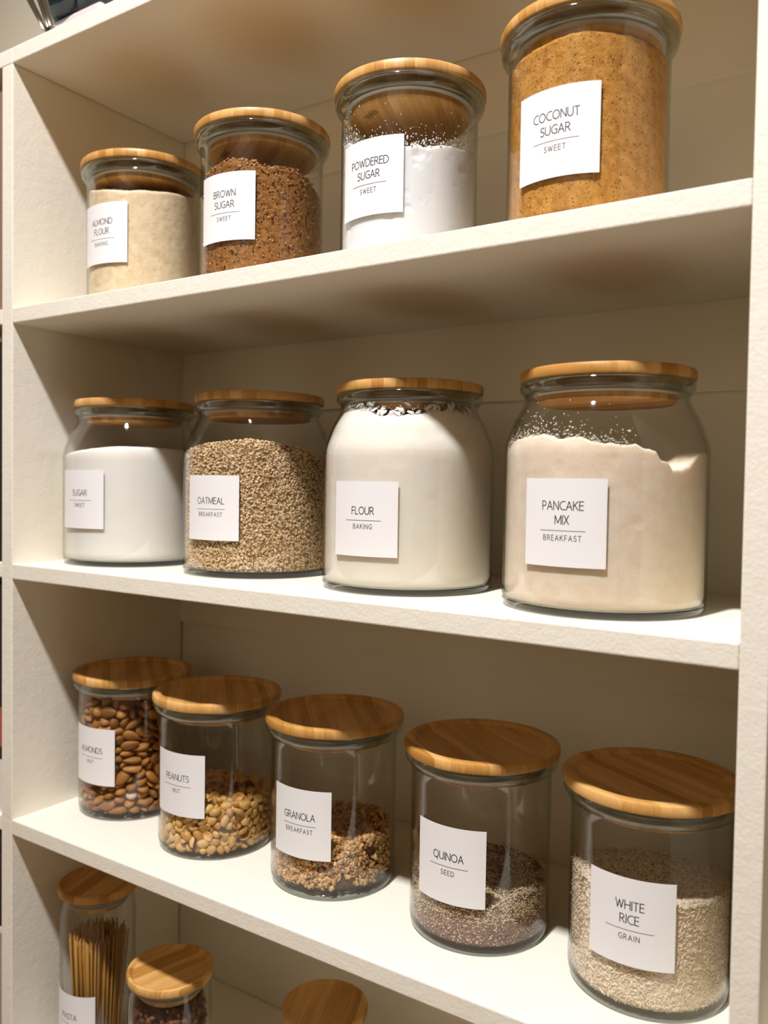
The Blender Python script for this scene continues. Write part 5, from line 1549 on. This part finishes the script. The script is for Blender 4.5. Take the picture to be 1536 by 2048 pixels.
def nuts(poses_s, meshes, mats, jx, jy, jz, zoff, name, label, group, cat, special, rest_name, rest_label, limit=300, shrink=1.0):
    P, Q = poses(poses_s)
    for ms in meshes:
        ms.materials.append(mats[0])
    r = random.Random(2)
    bm_rest = bmesh.new()
    for i in range(len(P)):
        q = Quaternion(Q[i])
        ms = meshes[r.randrange(len(meshes))]
        if len(meshes) > 3 and False:
            pass
        p = Vector((jx + P[i][0], jy + P[i][1], jz + zoff + P[i][2]))
        M = Matrix.LocRotScale(p, q, Vector((shrink,) * 3))
        if i < limit:
            o = bpy.data.objects.new(name, ms)
            COL.objects.link(o)
            o.matrix_world = M
            tag(o, label, cat, group)
            if special(i, r):
                o.material_slots[0].link = 'OBJECT'
                o.material_slots[0].material = mats[1]
        else:
            k = len(bm_rest.verts)
            bm_rest.from_mesh(ms)
            bm_rest.verts.ensure_lookup_table()
            for v in bm_rest.verts[k:]:
                v.co = Matrix.Translation((-jx, -jy, -jz)) @ M @ v.co
    me = bpy.data.meshes.new(rest_name)
    bm_rest.to_mesh(me)
    bm_rest.free()
    o = link(rest_name, me, mats[0], None, (jx, jy, jz))
    tag(o, rest_label, cat, None, 'stuff')
    return o


x, y, z = jp('almonds')
pale = {'i': 0}
o = nuts(ALMOND_POSES, [almond_mesh(s) for s in range(4)], (M_ALM, M_ALMP), x, y, z, 0.0055, 'almond', 'whole brown almond in the jar labelled ALMONDS', 'almonds in the jar',
         'almond', lambda i, r: False, 'almond_bulk', 'deeper brown almonds packed at the back of their jar')
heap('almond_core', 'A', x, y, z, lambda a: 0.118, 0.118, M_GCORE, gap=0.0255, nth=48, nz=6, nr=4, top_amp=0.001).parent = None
core = bpy.data.objects['almond_core']
core.parent = o
core.location = (0, 0, 0)
core['kind'] = 'stuff'

x, y, z = jp('peanuts')
o = nuts(PEANUT_POSES, [peanut_mesh(1, False), peanut_mesh(2, False), peanut_mesh(3, True), peanut_mesh(4, True), peanut_mesh(5, True)], (M_PEA, M_PEAD), x, y, z, 0.0055,
         'peanut', 'roasted skinless peanut in the jar labelled PEANUTS', 'peanuts in the jar', 'peanut', lambda i, r: False, 'peanut_bulk', 'deeper roasted peanuts at the back of their jar')
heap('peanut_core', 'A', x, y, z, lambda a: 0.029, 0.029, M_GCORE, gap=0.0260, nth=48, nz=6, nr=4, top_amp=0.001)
core = bpy.data.objects['peanut_core']
core.parent = o
core.location = (0, 0, 0)
core['kind'] = 'stuff'


# a few nuts that differ from the rest, found by where they lie
def restyle(prefix, jx, jy, jz, az, hz, mat, label, rad=0.052):
    t = Vector((jx + rad * math.cos(math.radians(az)), jy + rad * math.sin(math.radians(az)), jz + hz))
    best = min((o for o in COL.objects if o.name.split('.')[0] == prefix and 'done' not in o), key=lambda o: (o.matrix_world.translation - t).length)
    best.material_slots[0].link = 'OBJECT'
    best.material_slots[0].material = mat
    best['label'] = label
    best['done'] = 1
    return best


x, y, z = jp('almonds')
restyle('almond', x, y, z, -38, 0.028, M_ALMP, 'pale peeled almond near the bottom of the ALMONDS jar')
x, y, z = jp('peanuts')
restyle('peanut', x, y, z, -40, 0.040, M_PEAD, 'dark red-skinned peanut right of the PEANUTS label')
for az, hz in ((80, 0.060), (55, 0.060), (110, 0.058), (10, 0.045)):
    restyle('peanut', x, y, z, az, hz, M_PEAD, 'dark-skinned peanut at the back of the peanut pile')
for o in COL.objects:
    if 'done' in o:
        del o['done']

# ------------------------------------------------------------------ bottom shelf jars
px_, py_ = 0.0600, 0.0840
KP = narrow_kit(0.2220)
jar(KP, px_, py_, S5, 'tall narrow glass jar of spaghetti with bamboo lid, label reads PASTA', ['PASTA'], 'GRAIN', 0.0595, 5.0, 0.3, group='narrow jars on the bottom shelf')
KQ = narrow_kit(0.1700, 0.0480)
jar(KQ, 0.2170, 0.0640, S5, 'narrow glass jar of dark pieces, bamboo lid half in light, bottom shelf', grain=-0.25, group='narrow jars on the bottom shelf')
KR = narrow_kit(0.1364)
jar(KR, 0.3777, 0.1531, S5, 'narrow jar far back on the bottom shelf, only its shaded lid showing', grain=0.4, group='narrow jars on the bottom shelf')

M_PASTA = mat_nut('spaghetti', (0.36, 0.155, 0.018), (0.58, 0.30, 0.050), False, 0.45)
strand = tube_mesh('spaghetti', [(0, 0, 0), (0, 0, 0.075), (0, 0, 0.150)], 0.00115, 6)
strand.materials.append(M_PASTA)
strand.shade_smooth()
r = random.Random(31)
ns = 0
base_pts = []
for i in range(130):
    a = i * 2.39996
    rb = 0.0270 * math.sqrt((i + 0.5) / 130)
    bx, by = rb * math.cos(a) + 0.004, rb * math.sin(a) - 0.004
    # the sheaf fans open towards its top, leaning to the back
    tx, ty = bx * 1.42 - 0.0035 + r.uniform(-0.002, 0.002), by * 1.38 + 0.0045 + r.uniform(-0.002, 0.002)
    d = Vector((tx - bx, ty - by, 0.178)).normalized()
    o = bpy.data.objects.new('spaghetti', strand)
    COL.objects.link(o)
    o.rotation_mode = 'QUATERNION'
    o.rotation_quaternion = Vector((0, 0, 1)).rotation_difference(d)
    o.location = (px_ + bx, py_ + by, S5 + 0.0066)
    tag(o, 'single strand of dry spaghetti standing in the PASTA jar', 'spaghetti', 'spaghetti strands in the pasta jar')

rs = np.random.RandomState(41)
M_DARK = mat_grain('dark_pieces', 0.55, 0.3)
n = 900
a = rs.uniform(-PI, PI, n)
rr_ = 0.040 * np.sqrt(rs.uniform(0.55, 1, n))
P = np.c_[rr_ * np.cos(a), rr_ * np.sin(a), rs.uniform(0.010, 0.128, n)]
nt2 = 160
a2 = rs.uniform(-PI, PI, nt2)
r2 = 0.038 * np.sqrt(rs.uniform(0, 1, nt2))
P = np.concatenate([P, np.c_[r2 * np.cos(a2), r2 * np.sin(a2), rs.uniform(0.118, 0.130, nt2)]])
n = len(P)
scatter('dark_pieces', [t_ico(2, 1, 0.75, 0.6, 0.12, s) for s in (1, 2, 3)], P, rand_rot(n, rs), rs.uniform(0.0038, 0.0052, n), mixcol(rs, n, (0.10, 0.03, 0.012), (0.26, 0.10, 0.04), 0.2),
        M_DARK, 0.2170, 0.0640, S5, 'dark brown dried pieces filling the second narrow jar of the bottom shelf', 'dried food', smooth=True)

# ------------------------------------------------------------------ things on top of the unit (upper left corner of the picture)
def at(px, py, Y):
    """point on the plane y = Y seen at a pixel of the 1536 x 2048 frame"""
    d = RIGHT * ((px - 768) / 1661.23) + DOWN * ((py - 1024) / 1661.23) + FWD
    return CAM + d * ((Y - CAM.y) / d.y)


M_STEEL, nt, out = new_mat('brushed_steel')
p = principled(nt, out, 0.28, (0.50, 0.46, 0.40), 0.5)
p.inputs['Metallic'].default_value = 1.0
tc = N(nt, 'ShaderNodeTexCoord')
n1 = N(nt, 'ShaderNodeTexNoise', Scale=400.0)
nt.links.new(tc.outputs['Object'], n1.inputs['Vector'])
bump(nt, p, n1.outputs[0], 0.1, 0.0003)

M_PINK = mat_plain('pale_pink_enamel', (0.78, 0.68, 0.62), 0.5, 0.3)
M_BLUE = mat_thin_glass('blue_glass', (0.42, 0.58, 0.66), 1.4, (0.05, 0.10, 0.16))
M_NAVY = mat_plain('navy_cloth', (0.015, 0.030, 0.055), 0.6, 0.4, 60, 0.6, 0.003)

# tongs: two sprung blades meeting low behind the shelf edge
tg = empty('tongs', (0.05, 0.045, S1))
tag(tg, 'steel tongs leaning on the top shelf beside a pale box', 'tongs')
Y0, Y1 = 0.010, 0.060
lowp = at(100, 66, Y0)
for (ux, uy), (lx, ly), w, th_ in (((34, -60), (92, 62), 0.0042, 0.35), ((66, -60), (106, 62), 0.0040, 0.35), ((50, -64), (99, 64), 0.0022, 0.8)):
    a, b = at(lx, ly, Y0), at(ux, uy, Y1)
    a.z = max(a.z, S1 + 0.0055)
    mid = a.lerp(b, 0.45) + Vector((-0.002 if ux < 40 else 0.003, 0, 0))
    pts = [a, a.lerp(mid, 0.5), mid, mid.lerp(b, 0.5), b, b + (b - mid) * 0.7]
    lp = [p_ - tg.location for p_ in pts]
    me = tube_mesh('arm', lp, [w * 0.9, w, w * 1.15, w * 1.2, w * 1.2, w], 12, th_)
    me.shade_smooth()
    link('arm', me, M_STEEL, tg)
foot = at(100, 66, Y0)
foot.z = S1 + 0.010
link('tip', tube_mesh('tip', [foot - tg.location, Vector((foot.x + 0.003, foot.y, S1 + 0.0005)) - tg.location], [0.0075, 0.0060], 12, 0.5), M_STEEL, tg)

bp = at(158, 14, 0.125)
zt = at(135, 24, 0.097).z
bxm = box_mesh('storage_box', bp.x - 0.045, bp.x + 0.075, 0.101, 0.200, S1, zt, 0.006, 4)
bo = link('storage_box', bxm, M_PINK, None, None, 0.5)
tag(bo, 'pale pinkish box on the top shelf under the blue bowl', 'box')
bc = Vector((bp.x, 0.128, zt + 0.0002))
bw = empty('glass_bowl', bc)
tag(bw, 'blue tinted glass bowl at the top left above the shelves', 'bowl')
prof = [(0, 0), (0.028, 0), (0.038, 0.004), (0.050, 0.018), (0.057, 0.036), (0.060, 0.058), (0.0575, 0.058), (0.0545, 0.037), (0.0475, 0.020), (0.036, 0.0075), (0.0, 0.005)]
link('bowl_body', lathe_mesh('bowl_body', prof, 64), M_BLUE, bw, None, 0.9)
link('dark_filling', lathe_mesh('dark_filling', [(0, 0.0056), (0.030, 0.0066), (0.044, 0.0195), (0.050, 0.034), (0.030, 0.040), (0, 0.036)], 40), M_NAVY, bw, None, 0.9)

# ------------------------------------------------------------------ things in the next bay to the left (a sliver shows past the upright)
M_B1 = mat_plain('brown_card', (0.28, 0.17, 0.11), 0.7)
M_B2 = mat_plain('black_card', (0.02, 0.016, 0.014), 0.5)
M_B3 = mat_plain('dark_red_card', (0.42, 0.09, 0.06), 0.5)
M_B4 = mat_plain('white_card', (0.80, 0.77, 0.72), 0.6)
M_B5 = mat_plain('grey_card', (0.33, 0.31, 0.28), 0.6)


def carton(z, h, mat, label, band=None, x1=-0.0235):
    e = empty('carton', (x1 - 0.05, 0.06, z))
    tag(e, label, 'carton', 'cartons in the left bay')
    link('body', box_mesh('body', -0.05, 0.05, -0.055, 0.055, 0, h, 0.001, 1), mat, e)
    link('flap', box_mesh('flap', -0.0495, 0.0495, -0.0545, 0.0, h + 0.0001, h + 0.0008), mat, e)
    for b0, b1, bm_ in band or ():
        link('band', box_mesh('band', -0.0503, 0.0503, -0.0553, 0.0553, b0, b1), bm_, e)
    return e


carton(S2 + 0.0005, 0.270, M_B1, 'brown carton left of the upright beside the almond flour shelf')
carton(S3 + 0.0005, 0.275, M_B2, 'black carton left of the upright beside the sugar shelf')
carton(S4 + 0.0005, 0.290, M_B2, 'dark carton with red and white bands left of the third shelf', ((0.085, 0.135, M_B3), (0.0, 0.068, M_B4)))
carton(S5 + 0.0005, 0.165, M_B5, 'grey carton with a white lid left of the upright at the bottom shelf', ((0.158, 0.1652, M_B4),))
carton(S5 + 0.0670 + 0.1, 0.125, M_B2, 'black carton stacked on the grey one left of the bottom shelf')
